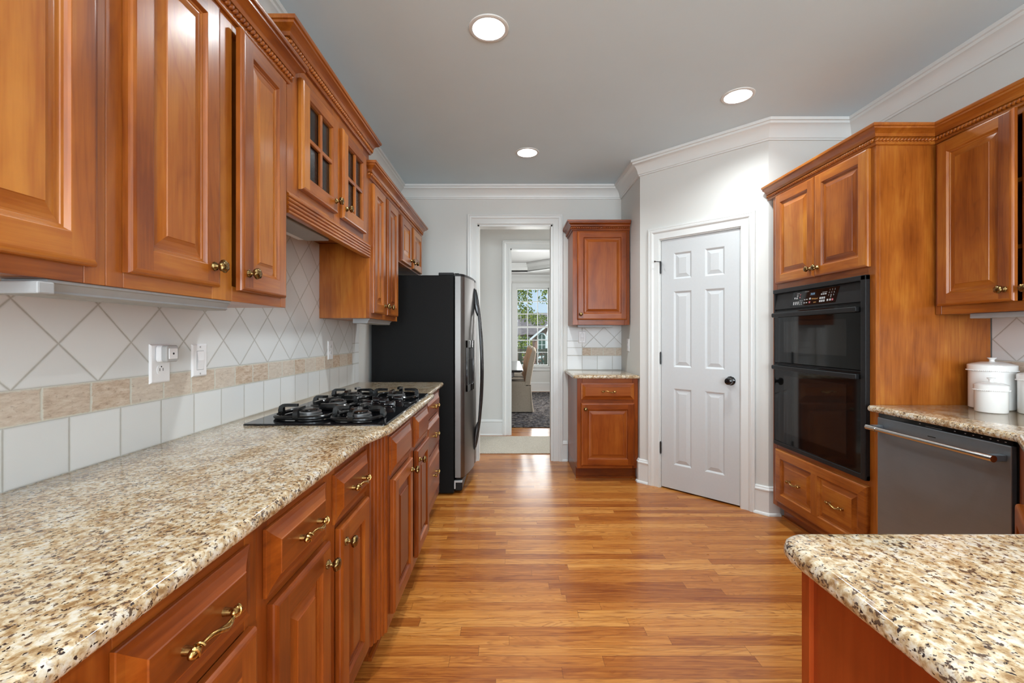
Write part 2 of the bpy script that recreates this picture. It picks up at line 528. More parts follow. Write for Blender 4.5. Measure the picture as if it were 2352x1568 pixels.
M['rug_dark'] = fleck_mat('dark_rug_pile', [srgb(62, 58, 58), srgb(92, 88, 88), srgb(54, 50, 50), srgb(120, 114, 110), srgb(78, 78, 84)], 34)
M['rug_beige'] = fleck_mat('beige_runner_pile', [srgb(188, 180, 166), srgb(200, 192, 178), srgb(180, 172, 158), srgb(194, 188, 176)], 160)
M['linen'] = plain('linen', srgb(178, 166, 150), 0.9, noise_amt=0.10, noise_scale=90, bump=0.4, bump_scale=400, spec=0.15)
M['linen_front'] = plain('peach_linen', srgb(206, 160, 124), 0.9, noise_amt=0.06, noise_scale=90, bump=0.4, bump_scale=400, spec=0.15)


# ------------------------------------------------------------------ mesh helpers
class MB:
    def __init__(self):
        self.v, self.f, self.g, self.t, self.mi = [], [], [], [], []
        self.X = Matrix.Identity(4)
        self.grain, self.tone, self.mat = 0.0, 0.0, 0

    def add(self, vs, fs, g=None, t=None):
        b = len(self.v)
        self.v += [tuple(self.X @ Vector(p)) for p in vs]
        for k, f in enumerate(fs):
            self.f.append([b + i for i in f])
            self.g.append(self.grain if g is None else g)
            self.t.append(self.tone if t is None else t)
            self.mi.append(self.mat)
        return b

    def box(self, x0, x1, y0, y1, z0, z1, g=None, t=None):
        self.add([(x0, y0, z0), (x1, y0, z0), (x1, y1, z0), (x0, y1, z0), (x0, y0, z1), (x1, y0, z1), (x1, y1, z1), (x0, y1, z1)],
                 [(0, 3, 2, 1), (4, 5, 6, 7), (0, 1, 5, 4), (1, 2, 6, 5), (2, 3, 7, 6), (3, 0, 4, 7)], g, t)
        return self

    def prism(self, poly, z0, z1):
        n = len(poly)
        self.add([(x, y, z0) for x, y in poly] + [(x, y, z1) for x, y in poly],
                 [tuple(reversed(range(n))), tuple(range(n, 2 * n))] + [(i, (i + 1) % n, n + (i + 1) % n, n + i) for i in range(n)])
        return self

    def slab(self, poly, z0, z1, rings):
        n = len(poly)
        vs = []
        for ins, z in rings:
            vs += [(x, y, z) for x, y in offset_poly(poly, ins)]
        fs = [tuple(reversed(range(n)))]
        for k in range(len(rings) - 1):
            for i in range(n):
                j = (i + 1) % n
                fs.append((k * n + i, k * n + j, (k + 1) * n + j, (k + 1) * n + i))
        fs.append(tuple(range((len(rings) - 1) * n, len(rings) * n)))
        self.add(vs, fs)
        return self

    def lathe(self, prof, n=24, mod=None, cap=True, sx=1.0, sy=1.0):
        vs, fs = [], []
        for k, (r, z) in enumerate(prof):
            for i in range(n):
                a = 2 * PI * i / n
                rr = r * (mod(a, z, k) if mod else 1)
                vs.append((rr * math.cos(a) * sx, rr * math.sin(a) * sy, z))
        for k in range(len(prof) - 1):
            for i in range(n):
                j = (i + 1) % n
                fs.append((k * n + i, k * n + j, (k + 1) * n + j, (k + 1) * n + i))
        if cap:
            if prof[0][0] > 1e-6:
                fs.append(tuple(reversed(range(n))))
            if prof[-1][0] > 1e-6:
                fs.append(tuple(range((len(prof) - 1) * n, len(prof) * n)))
        self.add(vs, fs)
        return self

    def tube(self, pts, rad, n=8, flat=None, closed=False):
        P = [Vector(p) for p in pts]
        m = len(P)
        R = rad if hasattr(rad, '__len__') else [rad] * m
        vs, fs = [], []
        up = Vector((0, 0, 1))
        prev = None
        for k in range(m):
            if closed:
                t = (P[(k + 1) % m] - P[k - 1]).normalized()
            else:
                t = (P[min(k + 1, m - 1)] - P[max(k - 1, 0)]).normalized()
            if prev is None:
                a = up.cross(t)
                if a.length < 1e-3:
                    a = Vector((1, 0, 0)).cross(t)
            else:
                a = prev - t * prev.dot(t)
            a.normalize()
            prev = a
            b = t.cross(a)
            for i in range(n):
                th = 2 * PI * (i + 0.5) / n
                q = (flat or 1.0)
                vs.append(P[k] + a * (R[k] * math.cos(th)) + b * (R[k] * q * math.sin(th)))
        kk = m if closed else m - 1
        for k in range(kk):
            for i in range(n):
                j = (i + 1) % n
                k2 = (k + 1) % m
                fs.append((k * n + i, k * n + j, k2 * n + j, k2 * n + i))
        if not closed:
            fs.append(tuple(reversed(range(n))))
            fs.append(tuple(range((m - 1) * n, m * n)))
        self.add(vs, fs)
        return self

    def ball(self, c, r, n=8, k=5, R=None):
        vs, fs = [], []
        rx, ry, rz = r if hasattr(r, '__len__') else (r, r, r)
        for a in range(k + 1):
            ph = PI * a / k
            for i in range(n):
                th = 2 * PI * i / n
                p = Vector((rx * math.sin(ph) * math.cos(th), ry * math.sin(ph) * math.sin(th), rz * math.cos(ph)))
                if R is not None:
                    p = R @ p
                vs.append(Vector(c) + p)
        for a in range(k):
            for i in range(n):
                j = (i + 1) % n
                fs.append((a * n + i, (a + 1) * n + i, (a + 1) * n + j, a * n + j))
        self.add(vs, fs)
        return self

    def sweep(self, path, prof, mp=None, closed=False):
        """profile (o, z): o = offset to the right of travel; mp maps (a, b, z) to xyz"""
        mp = mp or (lambda a, b, z: (a, b, z))
        n, m = len(path), len(prof)
        nrm = []
        for i in range(n):
            segs = []
            if closed or i > 0:
                segs.append((path[i - 1], path[i]))
            if closed or i < n - 1:
                segs.append((path[i], path[(i + 1) % n]))
            ns = []
            for (p, q) in segs:
                dx, dy = q[0] - p[0], q[1] - p[1]
                l = math.hypot(dx, dy)
                ns.append((dy / l, -dx / l))
            if len(ns) == 1:
                nrm.append(ns[0])
            else:
                sx_, sy_ = ns[0][0] + ns[1][0], ns[0][1] + ns[1][1]
                d = 1 + ns[0][0] * ns[1][0] + ns[0][1] * ns[1][1]
                nrm.append((sx_ / d, sy_ / d))
        vs = [mp(path[i][0] + nrm[i][0] * o, path[i][1] + nrm[i][1] * o, z) for i in range(n) for (o, z) in prof]
        fs = []
        for i in range(n if closed else n - 1):
            i2 = (i + 1) % n
            for k in range(m):
                k2 = (k + 1) % m
                fs.append((i * m + k, i2 * m + k, i2 * m + k2, i * m + k2))
        if not closed:
            fs.append(tuple(range(m)))
            fs.append(tuple(reversed(range((n - 1) * m, n * m))))
        self.add(vs, fs)
        return self

    def rings(self, Wd, H, rings, cap=True, butt=-1, gmode=None, u0=0.0, v0=0.0, tones=None):
        """raised-panel front: x = width, z = height, outward = -y; rings (inset, out)"""
        tn = tones or [random.uniform(-0.6, 0.6) for _ in range(5)]

        def P(u, v, w):
            return (u0 + u, -w, v0 + v)
        for k in range(len(rings) - 1):
            (a, wa), (b, wb) = rings[k], rings[k + 1]
            gs = (1, 0, 1, 0) if gmode is None else (gmode,) * 4
            if k == butt:
                q = [[P(b, a, wa), P(Wd - b, a, wa), P(Wd - b, b, wb), P(b, b, wb)],
                     [P(Wd - b, a, wb), P(Wd - a, a, wa), P(Wd - a, H - a, wa), P(Wd - b, H - a, wb)],
                     [P(Wd - b, H - a, wa), P(b, H - a, wa), P(b, H - b, wb), P(Wd - b, H - b, wb)],
                     [P(a, a, wa), P(b, a, wb), P(b, H - a, wb), P(a, H - a, wa)]]
            else:
                q = [[P(a, a, wa), P(Wd - a, a, wa), P(Wd - b, b, wb), P(b, b, wb)],
                     [P(Wd - a, a, wa), P(Wd - a, H - a, wa), P(Wd - b, H - b, wb), P(Wd - b, b, wb)],
                     [P(Wd - a, H - a, wa), P(a, H - a, wa), P(b, H - b, wb), P(Wd - b, H - b, wb)],
                     [P(a, H - a, wa), P(a, a, wa), P(b, b, wb), P(b, H - b, wb)]]
            for s in range(4):
                self.add(q[s], [(0, 1, 2, 3)], gs[s], tn[s] if (butt < 0 or k <= butt + 3) else tn[4])
        if cap:
            a, wa = rings[-1]
            self.add([P(a, a, wa), P(Wd - a, a, wa), P(Wd - a, H - a, wa), P(a, H - a, wa)], [(0, 1, 2, 3)], 0 if gmode is None else gmode, tn[4])
        return self


def offset_poly(poly, d):
    n = len(poly)
    out = []
    for i in range(n):
        p, q, r = poly[i - 1], poly[i], poly[(i + 1) % n]
        d1 = (q[0] - p[0], q[1] - p[1])
        d2 = (r[0] - q[0], r[1] - q[1])
        l1, l2 = math.hypot(*d1), math.hypot(*d2)
        n1 = (-d1[1] / l1, d1[0] / l1)
        n2 = (-d2[1] / l2, d2[0] / l2)
        k = 1 + n1[0] * n2[0] + n1[1] * n2[1]
        out.append((q[0] + (n1[0] + n2[0]) / k * d, q[1] + (n1[1] + n2[1]) / k * d))
    return out


def round_poly(pts):
    """points (x, y[, r]) -> polygon with rounded corners"""
    out = []
    n = len(pts)
    for i in range(n):
        q = pts[i]
        r = q[2] if len(q) > 2 else 0
        if not r:
            out.append((q[0], q[1]))
            continue
        p, s = Vector(pts[i - 1][:2]), Vector(pts[(i + 1) % n][:2])
        c = Vector(q[:2])
        a, b = (p - c).normalized(), (s - c).normalized()
        ang = a.angle(b)
        t = r / math.tan(ang / 2)
        cen = c + (a + b).normalized() * (r / math.sin(ang / 2))
        p0, p1 = c + a * t, c + b * t
        a0 = math.atan2(*(p0 - cen).yx)
        a1 = math.atan2(*(p1 - cen).yx)
        da = (a1 - a0 + PI) % (2 * PI) - PI
        for k in range(7):
            th = a0 + da * k / 6
            out.append((cen.x + r * math.cos(th), cen.y + r * math.sin(th)))
    return out


def obj(name, mb, mats, parent=None, loc=(0, 0, 0), rot=(0, 0, 0), smooth=None, bevel=0.0, seg=2, merge=False, recalc=True):
    me = bpy.data.meshes.new(name)
    me.from_pydata([tuple(v) for v in mb.v], [], mb.f)
    if not isinstance(mats, (list, tuple)):
        mats = [mats]
    for m in mats:
        me.materials.append(M[m] if isinstance(m, str) else m)
    me.polygons.foreach_set('material_index', mb.mi)
    if any(mb.g) or any(mb.t):
        a = me.attributes.new('grain', 'FLOAT', 'FACE')
        a.data.foreach_set('value', mb.g)
        a = me.attributes.new('tone', 'FLOAT', 'FACE')
        a.data.foreach_set('value', mb.t)
    if merge or recalc:
        bm = bmesh.new()
        bm.from_mesh(me)
        if merge:
            bmesh.ops.remove_doubles(bm, verts=bm.verts, dist=1e-5)
        bmesh.ops.recalc_face_normals(bm, faces=bm.faces)
        bm.to_mesh(me)
        bm.free()
    if smooth:
        me.polygons.foreach_set('use_smooth', [True] * len(me.polygons))
        me.set_sharp_from_angle(angle=math.radians(smooth))
    me.update()
    o = bpy.data.objects.new(name, me)
    C.objects.link(o)
    o.location = loc
    o.rotation_euler = rot
    if parent is not None:
        o.parent = parent
    if bevel:
        b = o.modifiers.new('edge', 'BEVEL')
        b.width = bevel
        b.segments = seg
        b.limit_method = 'ANGLE'
        b.angle_limit = math.radians(35)
    return o


def tag(o, label, cat, group=None):
    o['label'] = label
    o['category'] = cat
    if group:
        o['group'] = group
    return o


def thing(name, label, cat, loc=(0, 0, 0), rz=0.0, group=None):
    o = bpy.data.objects.new(name, None)
    o.empty_display_size = 0.05
    C.objects.link(o)
    o.location = loc
    o.rotation_euler = (0, 0, rz)
    return tag(o, label, cat, group)


def struct(o, label=None):
    o['kind'] = 'structure'
    if label:
        o['label'] = label
    return o


def link_copy(src, parent, loc, rot=(0, 0, 0)):
    c = src.copy()
    C.objects.link(c)
    c.parent = parent
    c.location = loc
    c.rotation_euler = rot
    return c


# ------------------------------------------------------------------ room shell
CEIL = 2.743
XL, XR = -1.112, 2.397         # plaster faces
YB = 4.383                     # back wall face
PA, PB = (1.12, 3.752), (1.812, 3.06)

floor = struct(obj('floor', MB().box(-2.6, 2.6, -4.2, 9.95, -0.08, 0.0), 'floor'))

cans = [(-0.10, 2.12), (1.419, 2.717), (0.145, 3.558), (-0.15, -0.25), (1.40, 0.55), (-0.05, -1.3), (1.45, -1.3), (0.7, -2.7)]


def ceiling_mesh():
    bm = bmesh.new()
    def loop(pts):
        vs = [bm.verts.new((x, y, CEIL)) for x, y in pts]
        return [bm.edges.new((vs[i], vs[(i + 1) % len(vs)])) for i in range(len(vs))]
    es = loop([(XL - 0.1, -4.1), (XR + 0.1, -4.1), (XR + 0.1, 4.5), (XL - 0.1, 4.5)])
    for cx, cy in cans:
        es += loop([(cx + 0.084 * math.cos(2 * PI * i / 32), cy + 0.084 * math.sin(2 * PI * i / 32)) for i in range(32)])
    bmesh.ops.triangle_fill(bm, edges=es, use_beauty=True)
    for f in bm.faces:
        if f.normal.z > 0:
            f.normal_flip()
    me = bpy.data.meshes.new('ceiling')
    bm.to_mesh(me)
    bm.free()
    me.materials.append(M['ceil'])
    o = bpy.data.objects.new('ceiling', me)
    C.objects.link(o)
    return struct(o)


ceiling_mesh()
struct(obj('ceiling_attic', MB().box(-2.7, 2.7, -4.3, 10.05, CEIL + 0.25, CEIL + 0.35), 'ceil'))

b = MB()
b.box(XL - 0.1, XL, -1.1, YB + 0.12, 0, CEIL).box(XL - 0.1, XL, -4.1, -3.3, 0, CEIL).box(XL - 0.1, XL, -3.3, -1.1, 0, 0.65).box(XL - 0.1, XL, -3.3, -1.1, 2.35, CEIL)
struct(obj('wall_left', b, 'wall'))
b = MB()
b.sweep([(-3.3, 0.65), (-3.3, 2.35), (-1.1, 2.35), (-1.1, 0.65)], [(0, 0), (0, 0.02), (-0.08, 0.02), (-0.08, 0)], mp=lambda a, v, d: (XL + d, a, v), closed=True)
for q in range(1, 6):
    yy = -3.3 + 2.2 * q / 6
    b.box(XL - 0.06, XL - 0.03, yy - 0.012, yy + 0.012, 0.65, 2.35)
for q in range(1, 4):
    zz = 0.65 + 1.7 * q / 4
    b.box(XL - 0.06, XL - 0.03, -3.3, -1.1, zz - 0.012, zz + 0.012)
struct(obj('window_4', b, 'trim'))  # unseen side window, added for its fill lamp
b = MB()
DX0, DX1, DZ = -0.318, 0.431, 2.363
b.box(XL, DX0, YB, YB + 0.117, 0, CEIL).box(DX1, 1.20, YB, YB + 0.117, 0, CEIL).box(DX0, DX1, YB, YB + 0.117, DZ, CEIL)
struct(obj('wall_back', b, 'wall'))
struct(obj('wall_alcove', MB().box(1.12, 1.20, 3.752, YB, 0, CEIL), 'wall'))
# pantry wall across the corner, local frame u along the wall, y into it
LW = math.hypot(PB[0] - PA[0], PB[1] - PA[1])
U0, U1, DH = 0.1905, 0.792, 2.037
b = MB()
b.box(0, U0 - 0.012, 0, 0.10, 0, CEIL).box(U1 + 0.012, LW, 0, 0.10, 0, CEIL).box(U0 - 0.012, U1 + 0.012, 0, 0.10, DH + 0.006, CEIL)
struct(obj('wall_pantry', b, 'wall', loc=(PA[0], PA[1], 0), rot=(0, 0, -PI / 4)))
struct(obj('wall_return', MB().box(PB[0], XR + 0.1, PB[1], PB[1] + 0.1, 0, CEIL), 'wall'))
struct(obj('wall_right', MB().box(XR, XR + 0.1, -4.1, PB[1], 0, CEIL), 'wall'))
b = MB()   # wall behind the camera with two tall windows added for fill
wins = [(-0.75, 0.45), (0.85, 2.05)]
b.box(XL, XR, -4.1, -4.0, 0, 0.65).box(XL, XR, -4.1, -4.0, 2.35, CEIL)
for x0, x1 in ((XL, wins[0][0]), (wins[0][1], wins[1][0]), (wins[1][1], XR)):
    b.box(x0, x1, -4.1, -4.0, 0.65, 2.35)
struct(obj('wall_rear', b, 'wall'))

CROWN = [(0, 2.617), (0.012, 2.617), (0.014, 2.627), (0.020, 2.630), (0.022, 2.640), (0.026, 2.654), (0.034, 2.672), (0.046, 2.690),
         (0.060, 2.702), (0.074, 2.708), (0.076, 2.722), (0.088, 2.724), (0.090, 2.7425), (0, 2.7425)]
o = obj('trim_1', MB().sweep([(XL, -4.0), (XL, YB), (1.12, YB), PA, PB, (XR, PB[1]), (XR, -4.0)], CROWN, closed=True), 'trim', smooth=25)
struct(o, 'white crown moulding running round the kitchen ceiling')

BASE = [(0, 0), (0.030, 0), (0.030, 0.006), (0.026, 0.014), (0.019, 0.018), (0.017, 0.020), (0.017, 0.165), (0.021, 0.170), (0.021, 0.178),
        (0.014, 0.186), (0.012, 0.194), (0.006, 0.200), (0, 0.200)]
s_ = 1 / math.sqrt(2)


def on_pantry(u):
    return (PA[0] + u * s_, PA[1] - u * s_)


struct(obj('baseboard_pantry', MB().sweep([(1.12, 3.787), PA, on_pantry(0.084)], BASE), 'trim', smooth=25))
struct(obj('baseboard_return', MB().sweep([on_pantry(0.890), PB, (1.885, PB[1])], BASE), 'trim', smooth=25))
struct(obj('baseboard_back', MB().sweep([(0.527, YB), (0.578, YB)], BASE), 'trim', smooth=25))

CASE = [(0, 0), (0, 0.012), (0.004, 0.015), (0.026, 0.012), (0.050, 0.012), (0.056, 0.016), (0.062, 0.021), (0.074, 0.024), (0.080, 0.021),
        (0.084, 0.023), (0.094, 0.023), (0.096, 0.020), (0.096, 0)]


def casing(name, x0, x1, top, y, front=-1, loc=(0, 0, 0), rz=0.0, prof=None):
    b = MB()
    b.sweep([(x1, 0.0), (x1, top), (x0, top), (x0, 0.0)], prof or CASE, mp=lambda a, v, d: (a, y + front * d, v))
    return struct(obj(name, b, 'trim', loc=loc, rot=(0, 0, rz), smooth=25))


casing('trim_2', DX0 - 0.005, DX1 + 0.005, DZ + 0.005, YB)
casing('trim_3', U0 - 0.010, U1 + 0.010, DH + 0.010, 0.0, loc=(PA[0], PA[1], 0), rz=-PI / 4)
# jamb linings
b = MB()
b.box(DX0 - 0.001, DX0 + 0.016, YB - 0.002, YB + 0.119, 0, DZ).box(DX1 - 0.016, DX1 + 0.001, YB - 0.002, YB + 0.119, 0, DZ)
b.box(DX0, DX1, YB - 0.002, YB + 0.119, DZ - 0.016, DZ + 0.001)
struct(obj('trim_4', b, 'trim'))
b = MB()
b.box(U0 - 0.013, U0 - 0.003, -0.001, 0.1, 0, DH).box(U1 + 0.003, U1 + 0.013, -0.001, 0.1, 0, DH).box(U0 - 0.013, U1 + 0.013, -0.001, 0.1, DH + 0.002, DH + 0.012)
b.box(U0 - 0.012, U1 + 0.012, 0.085, 0.1, 0, DH)
struct(obj('trim_5', b, 'trim', loc=(PA[0], PA[1], 0), rot=(0, 0, -PI / 4)))


# pantry door
def panel_grid(b, xs, zs, panels, w0, rg):
    for i in range(len(xs) - 1):
        for j in range(len(zs) - 1):
            if (i, j) in panels:
                b.rings(xs[i + 1] - xs[i], zs[j + 1] - zs[j], [(a, w0 + w) for a, w in rg], u0=xs[i], v0=zs[j])
            else:
                b.add([(xs[i], -w0, zs[j]), (xs[i + 1], -w0, zs[j]), (xs[i + 1], -w0, zs[j + 1]), (xs[i], -w0, zs[j + 1])], [(0, 1, 2, 3)])


DW_ = U1 - U0
door = struct(obj('door_1', MB().box(-0.0005, 0.0005, 0.02, 0.021, 0.0135, 0.0145), 'doorpaint', loc=(*on_pantry(U0), 0), rot=(0, 0, -PI / 4)),
              'white six-panel pantry door set across the corner')
b = MB()
xs = [0, 0.105, 0.249, 0.3525, 0.4965, DW_]
zs = [0.012, 0.208, 0.826, 1.0, 1.612, 1.711, 1.923, DH]
panel_grid(b, xs, zs, {(1, 1), (3, 1), (1, 3), (3, 3), (1, 5), (3, 5)}, 0.0,
           [(0, 0), (0.004, -0.002), (0.013, -0.009), (0.016, -0.009), (0.040, -0.003), (0.042, -0.002)])
b.box(0, DW_, 0.0115, 0.035, 0.012, DH).box(0, 0.02, 0.0001, 0.0116, 0.012, DH).box(DW_ - 0.02, DW_, 0.0001, 0.0116, 0.012, DH)
b.box(0, DW_, 0.0001, 0.0116, 0.012, 0.03).box(0, DW_, 0.0001, 0.0116, DH - 0.02, DH)
for f in (b.g, b.t):
    f[:] = [0.0] * len(f)
o = obj('leaf', b, 'doorpaint', door, loc=(0, 0.004, 0), smooth=20, recalc=False)
o['kind'] = 'structure'
for k, zc in enumerate((0.33, 1.069, 1.817)):
    b = MB()
    b.tube([(-0.002, -0.003, zc - 0.045), (-0.002, -0.003, zc + 0.045)], 0.0062, 10)
    b.ball((-0.002, -0.003, zc + 0.048), 0.005).ball((-0.002, -0.003, zc - 0.048), 0.005)
    b.box(-0.016, 0.002, -0.0025, 0.0, zc - 0.045, zc + 0.045)
    if k == 2:   # hinge-pin door stop
        b.tube([(-0.002, -0.006, zc + 0.046), (-0.012, -0.03, zc + 0.046), (-0.026, -0.055, zc + 0.046)], 0.003, 8)
        b.ball((-0.027, -0.057, zc + 0.046), 0.007)
        b.tube([(-0.002, -0.006, zc + 0.046), (0.006, -0.03, zc + 0.046)], 0.003, 8)
    obj('hinge', b, 'hinge', door, smooth=40)
b = MB()
b.lathe([(0.0, 0), (0.033, 0), (0.034, 0.004), (0.030, 0.009), (0.016, 0.012), (0.012, 0.018), (0.011, 0.030), (0.016, 0.036), (0.026, 0.040),
         (0.0275, 0.048), (0.025, 0.058), (0.018, 0.063), (0.010, 0.064), (0.009, 0.062), (0.0, 0.062)], 28)
obj('knob', b, 'blackgloss', door, loc=(DW_ - 0.062, 0.004, 0.92), rot=(PI / 2, 0, 0), smooth=40)

# backsplashes
struct(obj('trim_6', MB().box(XL, -1.100, -0.6, 1.594, 0.914, 1.3555).box(XL, -1.100, 1.594, 2.532, 0.914, 1.785).box(XL, -1.100, 2.532, 3.195, 0.914, 1.3555), 'tile_left'), 'white diamond-laid tile backsplash with a tumbled stone band')
struct(obj('trim_7', MB().box(0.576, 1.1195, YB - 0.010, YB, 0.914, 1.3525), 'tile_back'), 'small tiled backsplash of the far cabinet niche')
struct(obj('trim_8', MB().box(2.386, XR, 0.05, 2.163, 0.914, 1.3575), 'tile_right'), 'tiled backsplash behind the white canisters')
struct(obj('baseboard_left', MB().box(XL, -0.60, 3.20, 3.41, 0, 0.092), 'trim', bevel=0.004))

# unseen rear windows (behind the camera), added to carry the fill lamps
for k, (x0, x1) in enumerate(wins):
    b = MB()
    b.sweep([(x1, 0.65), (x1, 2.35), (x0, 2.35), (x0, 0.65)], [(0, 0), (0, 0.02), (0.08, 0.02), (0.08, 0)], mp=lambda a, v, d: (a, -4.0 + d, v), closed=True)
    for q in range(1, 3):
        xx = x0 + (x1 - x0) * q / 3
        b.box(xx - 0.012, xx + 0.012, -4.06, -4.03, 0.65, 2.35)
    for q in range(1, 4):
        zz = 0.65 + 1.7 * q / 4
        b.box(x0, x1, -4.06, -4.03, zz - 0.012, zz + 0.012)
    struct(obj('window_%d' % (k + 2), b, 'trim'))

# ------------------------------------------------------------------ hall and dining room
struct(obj('wall_hall_left', MB().box(-1.75, -1.65, YB + 0.12, 5.517, 0, CEIL), 'wall'))
struct(obj('wall_hall_right', MB().box(2.45, 2.55, YB + 0.12, 5.517, 0, CEIL), 'wall'))
struct(obj('ceiling_hall', MB().box(-1.75, 2.55, YB + 0.117, 5.63, CEIL, CEIL + 0.05), 'ceil_plain'))
b = MB()
EX0, EX1, EZ = 0.013, 0.765, 2.348
b.box(-1.75, EX0, 5.517, 5.63, 0, CEIL).box(EX1, 2.55, 5.517, 5.63, 0, CEIL).box(EX0, EX1, 5.517, 5.63, EZ, CEIL)
struct(obj('wall_hall', b, 'wall'))
casing('trim_9', EX0 - 0.005, EX1 + 0.005, EZ + 0.005, 5.517)
b = MB()
b.box(EX0 - 0.001, EX0 + 0.014, 5.515, 5.632, 0, EZ).box(EX1 - 0.014, EX1 + 0.001, 5.515, 5.632, 0, EZ).box(EX0, EX1, 5.515, 5.632, EZ - 0.014, EZ + 0.001)
struct(obj('trim_10', b, 'trim'))
struct(obj('baseboard_hall', MB().sweep([(-1.65, 5.517), (EX0 - 0.101, 5.517)], BASE), 'trim', smooth=25))
struct(obj('trim_11', MB().sweep([(-1.65, 4.5), (-1.65, 5.517), (2.45, 5.517), (2.45, 4.5)], CROWN, closed=True), 'trim', smooth=25))

DXL, DXR, DYF = -1.95, 1.65, 9.87
struct(obj('wall_dining_left', MB().box(DXL - 0.1, DXL, 5.63, DYF + 0.1, 0, 2.9), 'wall'))
struct(obj('wall_dining_right', MB().box(DXR, DXR + 0.1, 5.63, DYF + 0.1, 0, 2.9), 'wall'))
WX0, WX1, WZ0, WZ1 = 0.158, 0.898, 0.565, 2.330
b = MB()
b.box(DXL, WX0, DYF, DYF + 0.12, 0, 2.9).box(WX1, DXR, DYF, DYF + 0.12, 0, 2.9)
b.box(WX0, WX1, DYF, DYF + 0.12, 0, WZ0).box(WX0, WX1, DYF, DYF + 0.12, WZ1, 2.9)
struct(obj('wall_far', b, 'wall'))
struct(obj('baseboard_far', MB().sweep([(DXL, DYF), (DXR, DYF)], BASE), 'trim', smooth=25))
ZS = 2.61
hole = [(-1.1, 9.32), (0.39, 9.32), (1.05, 8.66), (1.05, 6.9), (0.39, 6.24), (-1.1, 6.24), (-1.6, 6.9), (-1.6, 8.66)]
outr = [(-1.1, DYF), (0.39, DYF), (DXR, 8.66), (DXR, 6.9), (0.39, 5.63), (-1.1, 5.63), (DXL, 6.9), (DXL, 8.66)]
cor = {1: (DXR, DYF), 3: (DXR, 5.63), 5: (DXL, 5.63), 7: (DXL, DYF)}
b = MB()
for i in range(8):
    j = (i + 1) % 8
    p = [hole[i], hole[j], outr[j]] + ([cor[i]] if i in cor else []) + [outr[i]]
    b.add([(x, y, ZS) for x, y in p], [tuple(range(len(p)))])
b.add([(x, y, 2.80) for x, y in hole], [tuple(range(8))])
for i in range(8):
    j = (i + 1) % 8
    b.add([(*hole[i], ZS), (*hole[j], ZS), (*hole[j], 2.80), (*hole[i], 2.80)], [(0, 1, 2, 3)])
struct(obj('ceiling_dining', b, 'ceil_plain', recalc=False))
TRAY = [(0, 2.612), (-0.03, 2.606), (-0.03, 2.63), (0.01, 2.64), (0.02, 2.70), (0.07, 2.76), (0.07, 2.795), (0, 2.795)]
struct(obj('trim_12', MB().sweep(hole, TRAY, closed=True), 'trim', smooth=25))
CR2 = [(o_, z_ - CEIL + ZS) for o_, z_ in CROWN]
struct(obj('trim_13', MB().sweep([(DXL, 5.64), (DXL, DYF), (DXR, DYF), (DXR, 5.64)], CR2), 'trim', smooth=25))
# dining window
wn = struct(obj('window_1', MB().sweep([(WX1, WZ0), (WX1, WZ1), (WX0, WZ1), (WX0, WZ0)], [(0, 0), (0, 0.016), (0.075, 0.024), (0.10, 0.024), (0.10, 0)],
                                       mp=lambda a, v, d: (a, DYF - d, v), closed=True)
                    .box(WX0 - 0.12, WX1 + 0.12, DYF - 0.05, DYF, WZ0 - 0.03, WZ0)
                    .box(WX0 - 0.10, WX1 + 0.10, DYF - 0.022, DYF, WZ0 - 0.105, WZ0 - 0.03), 'trim', smooth=25), 'tall dining room window with small panes')
for nm, z0, z1, yy in (('sash', WZ0, 1.455, DYF + 0.035), ('sash', 1.435, WZ1, DYF + 0.065)):
    b = MB()
    b.box(WX0 + 0.001, WX0 + 0.028, yy, yy + 0.03, z0 + 0.0302, z1 - 0.0302).box(WX1 - 0.028, WX1 - 0.001, yy, yy + 0.03, z0 + 0.0302, z1 - 0.0302)
    b.box(WX0 + 0.001, WX1 - 0.001, yy, yy + 0.03, z0 + 0.001, z0 + 0.03).box(WX0 + 0.001, WX1 - 0.001, yy, yy + 0.03, z1 - 0.03, z1 - 0.001)
    for q in (1, 2):
        xx = WX0 + 0.028 + (WX1 - WX0 - 0.056) * q / 3
        b.box(xx - 0.009, xx + 0.009, yy + 0.004, yy + 0.024, z0 + 0.03, z1 - 0.03)
        zz = z0 + 0.03 + (z1 - z0 - 0.06) * q / 3
        b.box(WX0 + 0.028, WX1 - 0.028, yy + 0.0055, yy + 0.0225, zz - 0.009, zz + 0.009)
    sh = obj(nm, b, 'trim', wn)
    obj('pane', MB().box(WX0 + 0.01, WX1 - 0.01, yy + 0.014, yy + 0.016, z0 + 0.01, z1 - 0.01), 'pane', sh)

o = obj('rug', MB().box(-1.7, 1.5, 5.954, 9.635, 0.0005, 0.012), 'rug_dark', bevel=0.004)
tag(o, 'dark charcoal flecked rug under the dining table', 'rug')
o = obj('runner_rug', MB().box(-1.3, 2.0, 4.64, 5.417, 0.0005, 0.010), 'rug_beige', bevel=0.004)
tag(o, 'beige runner rug lying in the hall beyond the doorway', 'rug')

